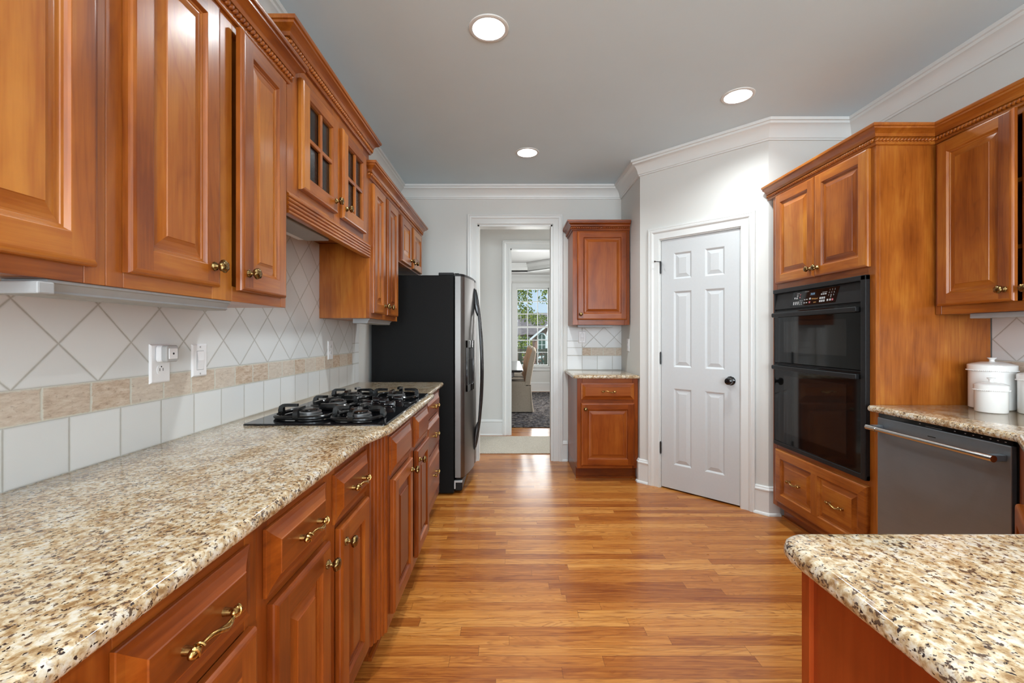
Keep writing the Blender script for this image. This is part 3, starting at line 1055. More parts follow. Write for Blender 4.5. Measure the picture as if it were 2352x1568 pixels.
# dining table and chairs
t = thing('dining_table', 'dark polished dining table seen through both doorways', 'table', (-0.35, 7.35, 0))
obj('tabletop', MB().slab(round_poly([(-0.6, -1.1, 0.05), (0.55, -1.1, 0.05), (0.55, 1.1, 0.05), (-0.6, 1.1, 0.05)]), 0.72, 0.76,
                          [(0.05, 0.72), (0.01, 0.735), (0, 0.745), (0.004, 0.76)]), 'darkwood', t, smooth=30)
obj('apron', MB().box(-0.45, 0.42, -0.95, 0.95, 0.64, 0.72), 'darkwood', t, bevel=0.01)
for yy in (-0.6, 0.6):
    b = MB()
    b.lathe([(0.05, 0.64), (0.045, 0.5), (0.09, 0.35), (0.06, 0.2), (0.07, 0.12)], 16)
    for sgn in (-1, 1):
        b.tube([(0, 0, 0.18), (sgn * 0.18, 0, 0.14), (sgn * 0.34, 0, 0.045)], [0.045, 0.04, 0.03], 8)
    obj('pedestal', b, 'darkwood', t, loc=(0, yy, 0), smooth=40)


def make_chair():
    t = thing('dining_chair', '', 'chair', (0, 0, 0), 0, 'slipcovered dining chairs in a row')
    b = MB()
    hw = 0.24
    rowsz = []
    # back: profile in x, rounded top seen from the front
    ny = 9
    vs, fs = [], []
    prof = [(0.215, 0.44), (0.235, 0.60), (0.27, 0.80), (0.315, 0.98), (0.335, 1.035), (0.365, 1.055), (0.395, 1.045), (0.405, 1.01), (0.375, 0.82), (0.335, 0.60), (0.31, 0.44)]
    for i in range(ny):
        yy = -hw + 2 * hw * i / (ny - 1)
        dz = -0.05 * (abs(yy) / hw) ** 3
        for (x, z) in prof:
            k = max(0, (z - 0.8) / 0.25)
            vs.append((x, yy * (1 - 0.05 * k), z + dz * k))
    m = len(prof)
    for i in range(ny - 1):
        for k in range(m - 1):
            fs.append((i * m + k, i * m + k + 1, (i + 1) * m + k + 1, (i + 1) * m + k))
    fs.append(tuple(range(m)))
    fs.append(tuple(reversed(range((ny - 1) * m, ny * m))))
    b.add(vs, fs)
    for k, f in enumerate(b.f):
        pass
    bk = obj('backrest', b, ['linen', 'linen_front'], t, smooth=50, bevel=0.012)
    for p in bk.data.polygons:
        c = p.center
        if p.normal.x < -0.6 and c.z > 0.5:
            p.material_index = 1
    b = MB()
    b.slab(round_poly([(-0.20, -hw, 0.03), (0.24, -hw, 0.03), (0.24, hw, 0.03), (-0.20, hw, 0.03)]), 0.40, 0.50,
           [(0.0, 0.40), (0.0, 0.47), (0.012, 0.492), (0.04, 0.50)])
    obj('seat', b, 'linen', t, smooth=50)
    b = MB()
    n = 48
    ring = round_poly([(-0.205, -hw - 0.004, 0.012), (0.32, -hw - 0.004, 0.012), (0.32, hw + 0.004, 0.012), (-0.205, hw + 0.004, 0.012)])
    m = len(ring)
    vs = []
    for z, sp in ((0.43, 0.0), (0.30, 0.006), (0.15, 0.014), (0.012, 0.026)):
        for x, y in offset_poly(ring, -sp):
            vs.append((x, y, z))
    fs = [(k * m + i, k * m + (i + 1) % m, (k + 1) * m + (i + 1) % m, (k + 1) * m + i) for k in range(3) for i in range(m)]
    b.add(vs, fs)
    for sy in (-1, 1):    # kick pleat at the back corner
        b.tube([(0.316, sy * (hw + 0.004), 0.43), (0.326, sy * (hw + 0.012), 0.20), (0.345, sy * (hw + 0.026), 0.014)], [0.006, 0.012, 0.022], 8)
    obj('skirt', b, 'linen', t, smooth=60)
    for sx in (-0.17, 0.27):
        for sy in (-0.2, 0.2):
            obj('leg', MB().box(sx - 0.018, sx + 0.018, sy - 0.018, sy + 0.018, 0.0, 0.4), 'darkwood', t)
    return t


ch0 = make_chair()
ch0.location = (0.03, 7.31, 0.0125)
ch0['label'] = 'linen slipcovered dining chair nearest the doorway, back leaning right'
for yy, lb in ((7.93, 'slipcovered dining chair in the middle of the row, mostly hidden'), (8.55, 'slipcovered dining chair closest to the dining window')):
    c = ch0.copy()
    C.objects.link(c)
    c.location = (0.03, yy, 0.0125)
    c['label'] = lb
    for k in ch0.children:
        link_copy(k, c, k.location)

# ------------------------------------------------------------------ outside the dining window
struct(obj('ground', MB().box(-60, 60, 10.6, 90, -3.2, -3.0), plain('lawn', srgb(96, 128, 62), 0.9, noise_amt=0.3, noise_scale=2)))
h = thing('neighbor_house', 'brick house across the lawn seen through the dining window', 'house', (0, 30, -3.0))
M['brick'] = None
m_, n_ = new_mat('brick_wall')
bt = n_.node('ShaderNodeTexBrick')
n_.put(bt.inputs['Vector'], n_.comb(n_.sep(n_.coord())[0], n_.sep(n_.coord())[2], 0.0))
bt.inputs['Color1'].default_value = (*srgb(150, 100, 84), 1)
bt.inputs['Color2'].default_value = (*srgb(126, 82, 70), 1)
bt.inputs['Mortar'].default_value = (*srgb(180, 168, 156), 1)
bt.inputs['Scale'].default_value = 4.0
n_.bsdf(bt.outputs[0], 0.9)
M['brick'] = m_
M['shingle'] = plain('roof_shingles', srgb(128, 116, 112), 0.9, noise_amt=0.25, noise_scale=5)
M['darkpane'] = plain('far_window_glass', srgb(60, 84, 74), 0.1, noise_amt=0.4, noise_scale=2)
M['white_ext'] = plain('exterior_white', srgb(232, 234, 236), 0.6, noise_amt=0.02)
obj('wall', MB().box(-8, 14, 0.0, 6, 0, 4.35), 'brick', h)
b = MB()
b.add([(-8.6, -0.5, 4.3), (14.6, -0.5, 4.3), (14.6, 4, 6.0), (-8.6, 4, 6.0), (14.6, 8.5, 4.3), (-8.6, 8.5, 4.3)], [(0, 1, 2, 3), (3, 2, 4, 5), (0, 3, 5), (1, 4, 2), (0, 5, 4, 1)])
obj('roof', b, 'shingle', h)
# gable wing
b = MB()
b.add([(1.55, -3, 0), (5.6, -3, 0), (5.6, -3, 4.15), (3.55, -3, 5.75), (1.55, -3, 4.15), (1.55, 0.2, 0), (5.6, 0.2, 0), (5.6, 0.2, 4.15), (3.55, 0.2, 5.75), (1.55, 0.2, 4.15)],
      [(0, 1, 2, 3, 4), (0, 4, 9, 5), (1, 6, 7, 2), (4, 3, 8, 9), (3, 2, 7, 8)])
obj('gable', b, 'brick', h)
b = MB()
for x0, z0, x1, z1 in ((1.25, 3.92, 3.55, 5.82), (3.55, 5.82, 5.9, 3.92)):
    dx, dz = x1 - x0, z1 - z0
    b.add([(x0, -3.3, z0), (x1, -3.3, z1), (x1, -3.3, z1 + 0.13), (x0, -3.3, z0 + 0.13), (x0, -3.0, z0), (x1, -3.0, z1), (x1, -3.0, z1 + 0.13), (x0, -3.0, z0 + 0.13)],
          [(0, 1, 2, 3), (4, 7, 6, 5), (0, 4, 5, 1), (3, 2, 6, 7), (0, 3, 7, 4), (1, 5, 6, 2)])
obj('rake_trim', b, 'white_ext', h)
for xc, zb_, zt_, w_, yy in ((2.0, 3.0, 4.35, 0.42, -3.06), (2.62, 3.0, 4.6, 0.55, -3.06), (2.0, 1.6, 2.85, 0.42, -3.06), (2.62, 1.6, 2.85, 0.55, -3.06), (1.05, 1.9, 3.1, 0.7, -0.06), (0.95, 3.3, 4.1, 0.8, -0.06), (0.2, 3.5, 4.0, 0.5, -0.06)):
    arch = zt_ > 4.2

    def wpoly(g):
        x0, x1, z0 = xc - w_ / 2 - g, xc + w_ / 2 + g, zb_ - g
        if not arch:
            return [(x0, z0), (x1, z0), (x1, zt_ + g), (x0, zt_ + g)]
        r = w_ / 2 + g
        return [(x0, z0), (x1, z0)] + [(xc + r * math.cos(PI * q / 10), zt_ - w_ / 2 + r * math.sin(PI * q / 10)) for q in range(11)]

    def wpris(p, ya, yb):
        b = MB()
        k = len(p)
        b.add([(x, ya, z) for x, z in p] + [(x, yb, z) for x, z in p], [tuple(range(k)), tuple(reversed(range(k, 2 * k)))] + [(q, k + q, k + (q + 1) % k, (q + 1) % k) for q in range(k)])
        return b
    f = obj('window', wpris(wpoly(0.07), yy - 0.02, yy + 0.05), 'white_ext', h)
    obj('pane', wpris(wpoly(0.0), yy - 0.03, yy - 0.021), 'darkpane', f)
    b = MB()
    b.box(xc - 0.015, xc + 0.015, yy - 0.04, yy - 0.031, zb_, zt_ - 0.02)
    for q in range(1, 4):
        zz = zb_ + (zt_ - zb_) * q / 4
        b.box(xc - w_ / 2, xc + w_ / 2, yy - 0.039, yy - 0.0315, zz - 0.012, zz + 0.012)
    obj('muntin', b, 'white_ext', f)

t = thing('deck_railing', 'weathered wooden deck railing outside the dining window', 'railing', (0, 12, -0.1))
M['deck'] = plain('weathered_wood', srgb(122, 118, 96), 0.8, noise_amt=0.15, noise_scale=12)
obj('top_rail', MB().box(-2.5, 3.5, -0.06, 0.06, 0.92, 0.98), 'deck', t)
obj('bottom_rail', MB().box(-2.5, 3.5, -0.03, 0.03, 0.12, 0.20), 'deck', t)
for q in range(10):
    obj('baluster', MB().box(0.05 + q * 0.14 - 0.016, 0.05 + q * 0.14 + 0.016, -0.016, 0.016, 0.2, 0.92), 'deck', t)
for q in (-1.6, 0.28, 1.0):
    obj('post', MB().box(q - 0.045, q + 0.045, -0.045, 0.045, -3.0, 1.0), 'deck', t)
struct(obj('ground_deck', MB().box(-2.5, 3.5, 10.05, 12.1, -0.2, -0.1), 'deck'))


def leaf_mat(name, a, b_):
    m, n = new_mat(name)
    f = n.attr('tone')
    col = n.mix(n.m('ADD', 0.5, n.m('MULTIPLY', f, 0.5)), a, b_)
    bs = n.node('ShaderNodeBsdfDiffuse')
    tl = n.node('ShaderNodeBsdfTranslucent')
    n.put(bs.inputs[0], col)
    n.put(tl.inputs[0], col)
    mx = n.node('ShaderNodeMixShader')
    mx.inputs[0].default_value = 0.45
    n.nt.links.new(bs.outputs[0], mx.inputs[1])
    n.nt.links.new(tl.outputs[0], mx.inputs[2])
    n.nt.links.new(mx.outputs[0], n.out.inputs['Surface'])
    return m


M['leaf'] = leaf_mat('maple_leaves', srgb(72, 104, 34), srgb(190, 196, 92))
M['leaf_red'] = leaf_mat('russet_leaves', srgb(120, 66, 56), srgb(206, 170, 150))
M['bark'] = plain('bark', srgb(88, 74, 62), 0.9, noise_amt=0.3, noise_scale=20)


def leaves(b, c, r, n, size, rng, fill=1.0):
    for _ in range(n):
        while True:
            p = Vector((rng.uniform(-1, 1), rng.uniform(-1, 1), rng.uniform(-1, 1)))
            if p.length < 1:
                break
        p = Vector((c[0] + p.x * r[0], c[1] + p.y * r[1], c[2] + p.z * r[2]))
        a = Vector((rng.uniform(-1, 1), rng.uniform(-1, 1), rng.uniform(-1, 1))).normalized()
        d = a.cross(Vector((rng.uniform(-1, 1), rng.uniform(-1, 1), rng.uniform(-1, 1)))).normalized()
        s = size * rng.uniform(0.6, 1.3)
        b.add([p - a * s, p + d * s * 0.6, p + a * s, p - d * s * 0.6], [(0, 1, 2, 3)], 0, rng.uniform(-1, 1))


rg_ = random.Random(5)
t = thing('maple_tree', 'leafy maple tree in front of the brick house outside', 'tree', (-0.9, 16, -3.0))
b = MB()
b.tube([(0, 0, 0), (0.05, 0, 2.5), (0.0, 0, 4.0), (0.3, 0, 5.4), (0.5, 0, 6.8)], [0.2, 0.16, 0.13, 0.09, 0.05], 10)
for e in ((1.1, -0.2, 5.9), (1.6, 0, 6.6), (2.1, 0.1, 6.9), (1.35, 0, 5.2), (-0.8, 0, 6.2)):
    b.tube([(0.05, 0, 4.2), (e[0] * 0.5, e[1] * 0.5, 4.2 + (e[2] - 4.2) * 0.62), e], [0.07, 0.04, 0.015], 7)
obj('trunk', b, 'bark', t, smooth=50)
b = MB()
for c, r, n in (((1.35, 0, 5.55), (0.40, 0.6, 0.62), 330), ((1.55, 0, 5.0), (0.42, 0.5, 0.30), 150), ((1.3, 0, 6.1), (0.5, 0.6, 0.32), 190),
                ((1.95, 0, 4.85), (0.34, 0.5, 0.24), 110), ((2.35, 0, 5.95), (0.36, 0.5, 0.28), 110), ((2.2, 0, 5.6), (0.3, 0.4, 0.2), 40), ((1.85, 0, 6.05), (0.4, 0.5, 0.2), 60),
                ((0.3, 0, 6.0), (1.0, 1.0, 1.3), 600), ((1.4, 0, 3.9), (0.35, 0.5, 0.4), 150), ((1.55, 0, 3.5), (0.3, 0.4, 0.25), 90)):
    leaves(b, c, r, int(n * 1.7), 0.047, rg_)
o = obj('foliage', b, 'leaf', t, recalc=False)
t = thing('russet_shrub', 'reddish brown shrub behind the deck railing outside', 'shrub', (0.9, 13.2, -3.0))
b = MB()
b.tube([(0, 0, 0), (0.1, 0, 1.5), (-0.1, 0, 3.0)], [0.06, 0.05, 0.02], 7)
obj('stem', b, 'bark', t)
b = MB()
leaves(b, (0, 0, 3.1), (1.1, 0.5, 0.75), 900, 0.05, rg_)
obj('foliage', b, 'leaf_red', t, recalc=False)

# ------------------------------------------------------------------ hardware
def knob_mesh():
    b = MB()
    prof = [(0.0, 0), (0.0115, 0), (0.0120, 0.002), (0.0105, 0.005), (0.0075, 0.008), (0.0048, 0.011), (0.0046, 0.014), (0.0080, 0.016),
            (0.0130, 0.019), (0.0160, 0.023), (0.0165, 0.027), (0.0150, 0.031), (0.0110, 0.034), (0.0055, 0.0355), (0.0, 0.036)]

    def mod(a, z, k):
        if z < 0.0005:
            return 1
        if z < 0.010:
            return 1 + 0.07 * math.cos(7 * a + z * 300)
        if z > 0.015:
            return 1 + 0.085 * math.cos(6 * a + z * 130)
        return 1
    b.lathe(prof, 48, mod)
    o = obj('knob', b, 'brass_dark', smooth=50)
    return o


def pull_mesh():
    b = MB()
    L = 0.046
    for s in (-1, 1):
        b.tube([(s * L, 0, 0), (s * L, 0, -0.004), (s * L, 0, -0.012)][::1], [0.007, 0.0055, 0.0055], 12)
        b.ball((s * (L + 0.004), 0, 0.019), (0.013, 0.0085, 0.0075), 14, 9)
        # coil round the bud
        pts = []
        for i in range(15):
            th = 2 * PI * 1.2 * i / 14
            x = s * (L + 0.008 - 0.016 * i / 14)
            pts.append((x, 0.0086 * math.cos(th), 0.019 + 0.0078 * math.sin(th)))
        b.tube(pts, 0.0022, 6)
        b.tube([(s * L, 0, 0.0), (s * L, 0, 0.019)], [0.0075, 0.006], 12)
    for ph, rr in ((0.0, 0.0034), (PI, 0.0026)):
        pts, rad = [], []
        for i in range(25):
            q = i / 24
            x = -L + 2 * L * q
            env = math.sin(PI * q)
            pts.append((x, 0.0055 * math.sin(2 * PI * q) + 0.0035 * env * math.cos(ph + PI * q), 0.019 + 0.007 * env + 0.003 * env * math.sin(ph + PI * q)))
            rad.append(rr * (0.8 + 0.5 * env))
        b.tube(pts, rad, 8)
    return obj('pull', b, 'brass', smooth=50)


KNOB = knob_mesh()
PULL = pull_mesh()
knob_me, pull_me = KNOB.data, PULL.data
bpy.data.objects.remove(KNOB)
bpy.data.objects.remove(PULL)


def place(me, name, parent, loc, rot):
    o = bpy.data.objects.new(name, me)
    C.objects.link(o)
    o.parent = parent
    o.location = loc
    o.rotation_euler = rot
    return o


# ------------------------------------------------------------------ cabinet builder
# local frame: x along the front (left to right as one faces it), y into the cabinet, z up; faces -y
FR = 0.055
DOOR_RINGS = [(0, 0.0), (0, 0.012), (0.0015, 0.016), (0.0045, 0.019), (0.009, 0.0205), (0.012, 0.021), (FR, 0.021),
              (FR + 0.0015, 0.0205), (FR + 0.004, 0.0165), (FR + 0.007, 0.0125), (FR + 0.011, 0.0115), (FR + 0.0125, 0.0095), (FR + 0.016, 0.0095),
              (FR + 0.023, 0.0105), (FR + 0.034, 0.0135), (FR + 0.042, 0.0165), (FR + 0.0435, 0.0185)]
DRAW_RINGS = [(0, 0.0), (0, 0.006), (0.0015, 0.0075), (0.012, 0.0095), (0.024, 0.0145), (0.034, 0.0195), (0.0355, 0.0215), (0.037, 0.0215)]
GLASS_RINGS = DOOR_RINGS[:7] + [(FR + 0.0015, 0.0205), (FR + 0.004, 0.0165), (FR + 0.007, 0.0125), (FR + 0.007, 0.0), (0.0, 0.0)]
CAB_CROWN = [(0, 0), (0.009, 0), (0.012, 0.003), (0.012, 0.010), (0.013, 0.011), (0.013, 0.033), (0.021, 0.035), (0.023, 0.040), (0.025, 0.048), (0.034, 0.056),
             (0.045, 0.062), (0.049, 0.064), (0.050, 0.072), (0.056, 0.074), (0.058, 0.080), (0.058, 0.087), (0, 0.087)]


def rope(b, path, z, off):
    pitch = 0.0172
    n = len(path)
    for i in range(n - 1):
        p, q = Vector(path[i]), Vector(path[i + 1])
        d = q - p
        L = d.length
        d.normalize()
        nn = Vector((d.y, -d.x))
        ext0 = off if i > 0 else 0
        ext1 = off if i < n - 2 else 0
        cnt = int((L + ext0 + ext1) / pitch)
        for k in range(cnt):
            s = -ext0 + pitch * (k + 0.5)
            c = p + d * s + nn * off
            ax = (Vector((d.x, d.y, 0)) * 0.85 + Vector((0, 0, 0.62))).normalized()
            yv = Vector((nn.x, nn.y, 0))
            zv = ax.cross(yv)
            R = Matrix((ax, yv, zv)).transposed()
            b.ball((c.x, c.y, z), (0.0135, 0.0092, 0.0076), 7, 5, R)


def cabinet(name, label, group, org, rz, Wd, D, z0, z1, stiles, rails, fronts=(), crown=None, toe=0.0, mat='wood', hollow=False, carcass=None, body_extra=None, shelf=()):
    root = thing(name, label, 'cabinet', (org[0], org[1], 0), rz, group)
    b = MB()
    tt = 0.019
    if carcass:
        carcass(b)
    elif hollow:
        b.box(0, 0.016, tt, D, z0, z1, 0, 0).box(Wd - 0.016, Wd, tt, D, z0, z1, 0, 0.2)
        b.box(0, Wd, tt, D, z0, z0 + 0.016, 1, 0).box(0, Wd, tt, D, z1 - 0.016, z1, 1, 0)
        b.box(0, Wd, D - 0.008, D, z0, z1, 0, -0.4)
        for sz in shelf:
            b.box(0.016, Wd - 0.016, tt + 0.01, D - 0.01, sz, sz + 0.018, 1, 0.1)
    else:
        b.box(0, Wd, tt, D, z0, z1, 0, random.uniform(-0.2, 0.3))
    for (u0, u1) in stiles:
        b.box(u0, u1, 0, tt, z0, z1, 0, random.uniform(-0.5, 0.5))
    # rails between stiles
    ss = sorted(stiles)
    for (v0, v1) in rails:
        for k in range(len(ss) - 1):
            if ss[k + 1][0] - ss[k][1] > 0.01:
                b.box(ss[k][1] + 0.0003, ss[k + 1][0] - 0.0003, 0.0004, tt, v0, v1, 1, random.uniform(-0.6, 0.4))
    if body_extra:
        body_extra(b)
    body = obj('body', b, mat, root, bevel=0.0012, seg=1)
    for f in fronts:
        kind, u0, u1, v0, v1 = f[:5]
        opt = f[5] if len(f) > 5 else {}
        w, hh = u1 - u0, v1 - v0
        b = MB()
        if kind == 'door':
            b.rings(w, hh, DOOR_RINGS, butt=5)
            d = obj('door', b, mat, root, loc=(u0, -0.0008, v0), smooth=22, recalc=False)
        elif kind == 'glass':
            b.rings(w, hh, GLASS_RINGS, cap=False, butt=5)
            d = obj('door', b, mat, root, loc=(u0, -0.0008, v0), smooth=22, recalc=False)
            mb = MB()
            i0 = FR + 0.005
            mb.box(w / 2 - 0.009, w / 2 + 0.009, -0.0175, -0.004, i0, hh - i0, 0, 0.3)
            mb.box(i0, w - i0, -0.0172, -0.004, hh / 2 - 0.009, hh / 2 + 0.009, 1, -0.2)
            obj('muntin', mb, mat, d, bevel=0.003)
            obj('glass_pane', MB().box(i0, w - i0, -0.0035, -0.0005, i0, hh - i0), 'seeded', d)
        else:
            if kind == 'drawer':
                b.rings(w, hh, DRAW_RINGS, gmode=1)
                d = obj('drawer', b, mat, root, loc=(u0, -0.0008, v0), smooth=22, recalc=False)
            elif kind == 'wide':
                b.rings(w, hh, DOOR_RINGS[:7], cap=False, gmode=1)
                # frame face with two raised panels
                m0, mm = FR, 0.05
                pw = (w - 2 * m0 - mm) / 2
                xs_ = [m0, m0 + pw, m0 + pw + mm, w - m0]
                rg = [(a - FR, o_) for a, o_ in DOOR_RINGS[6:]]
                b.rings(pw, hh - 2 * m0, rg, gmode=1, u0=xs_[0], v0=m0)
                b.rings(pw, hh - 2 * m0, rg, gmode=1, u0=xs_[2], v0=m0)
                b.add([(xs_[1], -0.021, m0), (xs_[2], -0.021, m0), (xs_[2], -0.021, hh - m0), (xs_[1], -0.021, hh - m0)], [(0, 1, 2, 3)], 0, 0.2)
                d = obj('drawer', b, mat, root, loc=(u0, -0.0008, v0), smooth=22, recalc=False)
        if 'swing' in opt:      # standing ajar, hinged on its far side
            a_ = math.radians(opt['swing'])
            d.rotation_euler = (0, 0, a_)
            d.location = (u1 - w * math.cos(a_), -0.0008 - w * math.sin(a_), v0)
        if 'open' in opt:
            d.rotation_euler = (0, 0, -math.radians(opt['open']))
        for kp in opt.get('knobs', ()):
            place(knob_me, 'knob', d, (kp[0] if kp[0] >= 0 else w + kp[0], -0.0205, kp[1] if kp[1] >= 0 else hh + kp[1]), (PI / 2, random.uniform(0, 1), 0))
        for kp in opt.get('pulls', ()):
            place(pull_me, 'pull', d, (kp[0], -0.0210 if kind == 'drawer' else -0.0185, kp[1]), (PI / 2, 0, 0))
    if crown:
        cz, path = crown
        b = MB()
        b.grain = 1.0
        b.sweep(path, [(o_, cz + z_) for o_, z_ in CAB_CROWN])
        cr = obj('crown', b, mat, root, smooth=30)
        b = MB()
        b.grain = 1.0
        rope(b, path, cz + 0.0220, 0.0165)
        obj('rope_trim', b, mat, cr, smooth=60)
    if toe:
        b = MB()
        b.grain = 1.0
        b.box(0.0, Wd, 0.075, D, 0.0, z0, 1, -0.6)
        b.box(0.0, Wd, 0.062, 0.075, 0.0, 0.016, 1, 0.2)
        obj('toe_kick', b, mat, root, bevel=0.001, seg=1)
    return root


def yl(y0, lst):
    return [tuple(v - y0 if i in (1, 2) and isinstance(v, float) else v for i, v in enumerate(f)) for f in lst]


R90 = PI / 2
GU = 'wall cabinets along the long backsplash'
GB = 'base cabinets under the long worktop'
XU = -0.812
DU = 0.2985
# --- left wall cabinets
cabinet('upper_cabinet', 'tall cherry wall cabinet cut off by the left edge, over the plugged outlet', GU, (XU, 0.17), R90, 0.7095, DU, 1.356, 2.20,
        [(0, 0.045), (0.31, 0.36), (0.665, 0.7095)], [(1.356, 1.40), (2.145, 2.20)],
        yl(0.17, [('door', 0.20, 0.485, 1.388, 2.158, {'knobs': [(-0.032, 0.053)]}), ('door', 0.525, 0.846, 1.388, 2.158, {'knobs': [(0.032, 0.053)]})]),
        crown=(2.172, [(0, 0), (0.7095, 0)]))
cabinet('upper_cabinet', 'tall cherry wall cabinet with two glossy doors, left of the glass-fronted one', GU, (XU, 0.8805), R90, 0.7075, DU, 1.356, 2.20,
        [(0, 0.04), (0.315, 0.40), (0.672, 0.7075)], [(1.356, 1.40), (2.145, 2.20)],
        yl(0.8805, [('door', 0.917, 1.203, 1.388, 2.158, {'knobs': [(-0.030, 0.053)]}), ('door', 1.281, 1.557, 1.388, 2.158, {'knobs': [(0.030, 0.053)], 'swing': 2.2})]),
        crown=(2.172, [(0, 0), (0.7075, 0), (0.7075, 0.05)]))


def hood_extra(b):
    # side cheeks running down behind the valance
    b.box(0, 0.016, 0.0, 0.019, 1.703, 1.786, 0, 0)


hood = cabinet('glass_front_cabinet', 'cherry cabinet with seeded glass doors over the cooktop', GU, (XU, 1.5955), R90, 0.932, DU, 1.786, 2.32,
               [(0, 0.095), (0.425, 0.50), (0.838, 0.932)], [(1.786, 1.83), (2.235, 2.32)],
               yl(1.5955, [('glass', 1.680, 2.025, 1.818, 2.246, {'knobs': [(-0.030, 0.05)]}), ('glass', 2.092, 2.428, 1.818, 2.246, {'knobs': [(0.030, 0.05)]})]),
               crown=(2.30, [(0, 0.296), (0, 0), (0.932, 0), (0.932, 0.296)]), hollow=True, shelf=(2.03,))
b = MB()
b.grain = 1.0
pr = [(0.004, 1.7865), (0.0, 1.7865), (-0.018, 1.7865), (-0.018, 1.703), (0.0, 1.703)]
reed = []
for k in range(5):
    zc = 1.7095 + 0.0155 * k
    for q in range(7):
        th = -PI / 2 + PI * q / 6
        reed.append((0.002 + 0.0075 * math.cos(th), zc + 0.0066 * math.sin(th)))
prof = [(-0.018, 1.7865), (-0.018, 1.7025)] + [(0.0, 1.7025)] + reed + [(0.0, 1.7865)]
b.sweep([(0.0, 0.0), (0.932, 0.0)], prof)
obj('valance', b, 'wood', hood, smooth=40)
cabinet('upper_cabinet', 'narrow two-door cherry wall cabinet beside the fridge side', GU, (XU, 2.5345), R90, 0.628, DU, 1.356, 2.19,
        [(0, 0.04), (0.262, 0.335), (0.585, 0.628)], [(1.356, 1.40), (2.14, 2.19)],
        yl(2.5345, [('door', 2.568, 2.806, 1.388, 2.148, {'knobs': [(-0.028, 0.053)]}), ('door', 2.860, 3.122, 1.388, 2.148, {'knobs': [(0.028, 0.053)]})]),
        crown=(2.162, [(0, 0.284), (0, 0), (0.628, 0)]))
cabinet('upper_cabinet', 'short cherry cabinet hung above the fridge', GU, (XU, 3.1635), R90, 0.842, DU, 1.795, 2.19,
        [(0, 0.07), (0.375, 0.47), (0.80, 0.842)], [(1.795, 1.83), (2.14, 2.19)],
        yl(3.1635, [('door', 3.228, 3.545, 1.808, 2.148, {'knobs': [(-0.030, 0.045)]}), ('door', 3.628, 3.972, 1.808, 2.148, {'knobs': [(0.030, 0.045)]})]),
        crown=(2.162, [(0, 0), (0.842, 0), (0.842, 0.284)]))

# --- left base cabinets
XB = -0.509
DB = 0.585


def base(label, y0, y1, fronts, stiles, rails=((0.12, 0.17), (0.69, 0.715), (0.85, 0.8835)), x=XB, name='base_cabinet', group=GB, extra=None):
    return cabinet(name, label, group, (x, y0), R90, y1 - y0, x + 1.095, 0.12, 0.8835, stiles, list(rails), yl(y0, fronts), toe=0.12, mat='wood_dim', body_extra=extra)


base('cherry base cabinet reaching behind the viewpoint at the bottom left', -0.55, 0.169,
     [('drawer', -0.50, -0.22, 0.715, 0.853, {'pulls': [(0.14, 0.069)]}), ('door', -0.50, -0.22, 0.165, 0.690, {}),
      ('drawer', -0.16, 0.13, 0.715, 0.853, {'pulls': [(0.145, 0.069)]}), ('door', -0.16, 0.13, 0.165, 0.690, {})],
     [(0, 0.05), (0.33, 0.39), (0.68, 0.719)])
base('nearest cherry base cabinet with a large twisted brass drawer pull', 0.17, 0.8795,
     [('drawer', 0.20, 0.50, 0.715, 0.853, {'pulls': [(0.15, 0.069)]}), ('door', 0.20, 0.50, 0.165, 0.690, {'knobs': [(-0.03, -0.05)]}),
      ('drawer', 0.556, 0.846, 0.715, 0.853, {'pulls': [(0.145, 0.069)]}), ('door', 0.560, 0.853, 0.165, 0.690, {'knobs': [(0.03, -0.05)]})],
     [(0, 0.04), (0.325, 0.39), (0.67, 0.7095)])
base('cherry base cabinet with two drawers and two doors, before the fluted post', 0.88, 1.588,
     [('drawer', 0.902, 1.197, 0.712, 0.855, {'pulls': [(0.165, 0.072)]}), ('door', 0.917, 1.203, 0.165, 0.692, {'knobs': [(-0.03, -0.05)]}),
      ('drawer', 1.254, 1.540, 0.712, 0.855, {'pulls': [(0.15, 0.072)]}), ('door', 1.276, 1.534, 0.165, 0.692, {'knobs': [(0.03, -0.05)]})],
     [(0, 0.04), (0.32, 0.395), (0.66, 0.708)])


def flutes(b):
    # reeded angled posts either side of the bump-out (local x along the run, y into the cabinet; frame at y = 0)
    def post(x0, y0, x1, y1):
        n = 5
        pts = []
        L = math.hypot(x1 - x0, y1 - y0)
        dx, dy = (x1 - x0) / L, (y1 - y0) / L
        nx, ny = dy, -dx
        for k in range(n):
            for q in range(6):
                s = L * (k + q / 5) / n
                d = 0.0065 * math.sin(PI * q / 5)
                pts.append((x0 + dx * s + nx * (d - 0.001), y0 + dy * s + ny * (d - 0.001)))
        poly = pts + [(x1, max(y0, y1) + 0.05), (x0, max(y0, y1) + 0.05)]
        b.grain, b.tone = 0.0, -0.5
        b.prism(poly, 0.12, 0.8835)
        b.tone = 0.0
    post(-0.092, 0.0395, -0.001, 0.0)
    post(0.821, 0.0, 0.872, 0.0395)


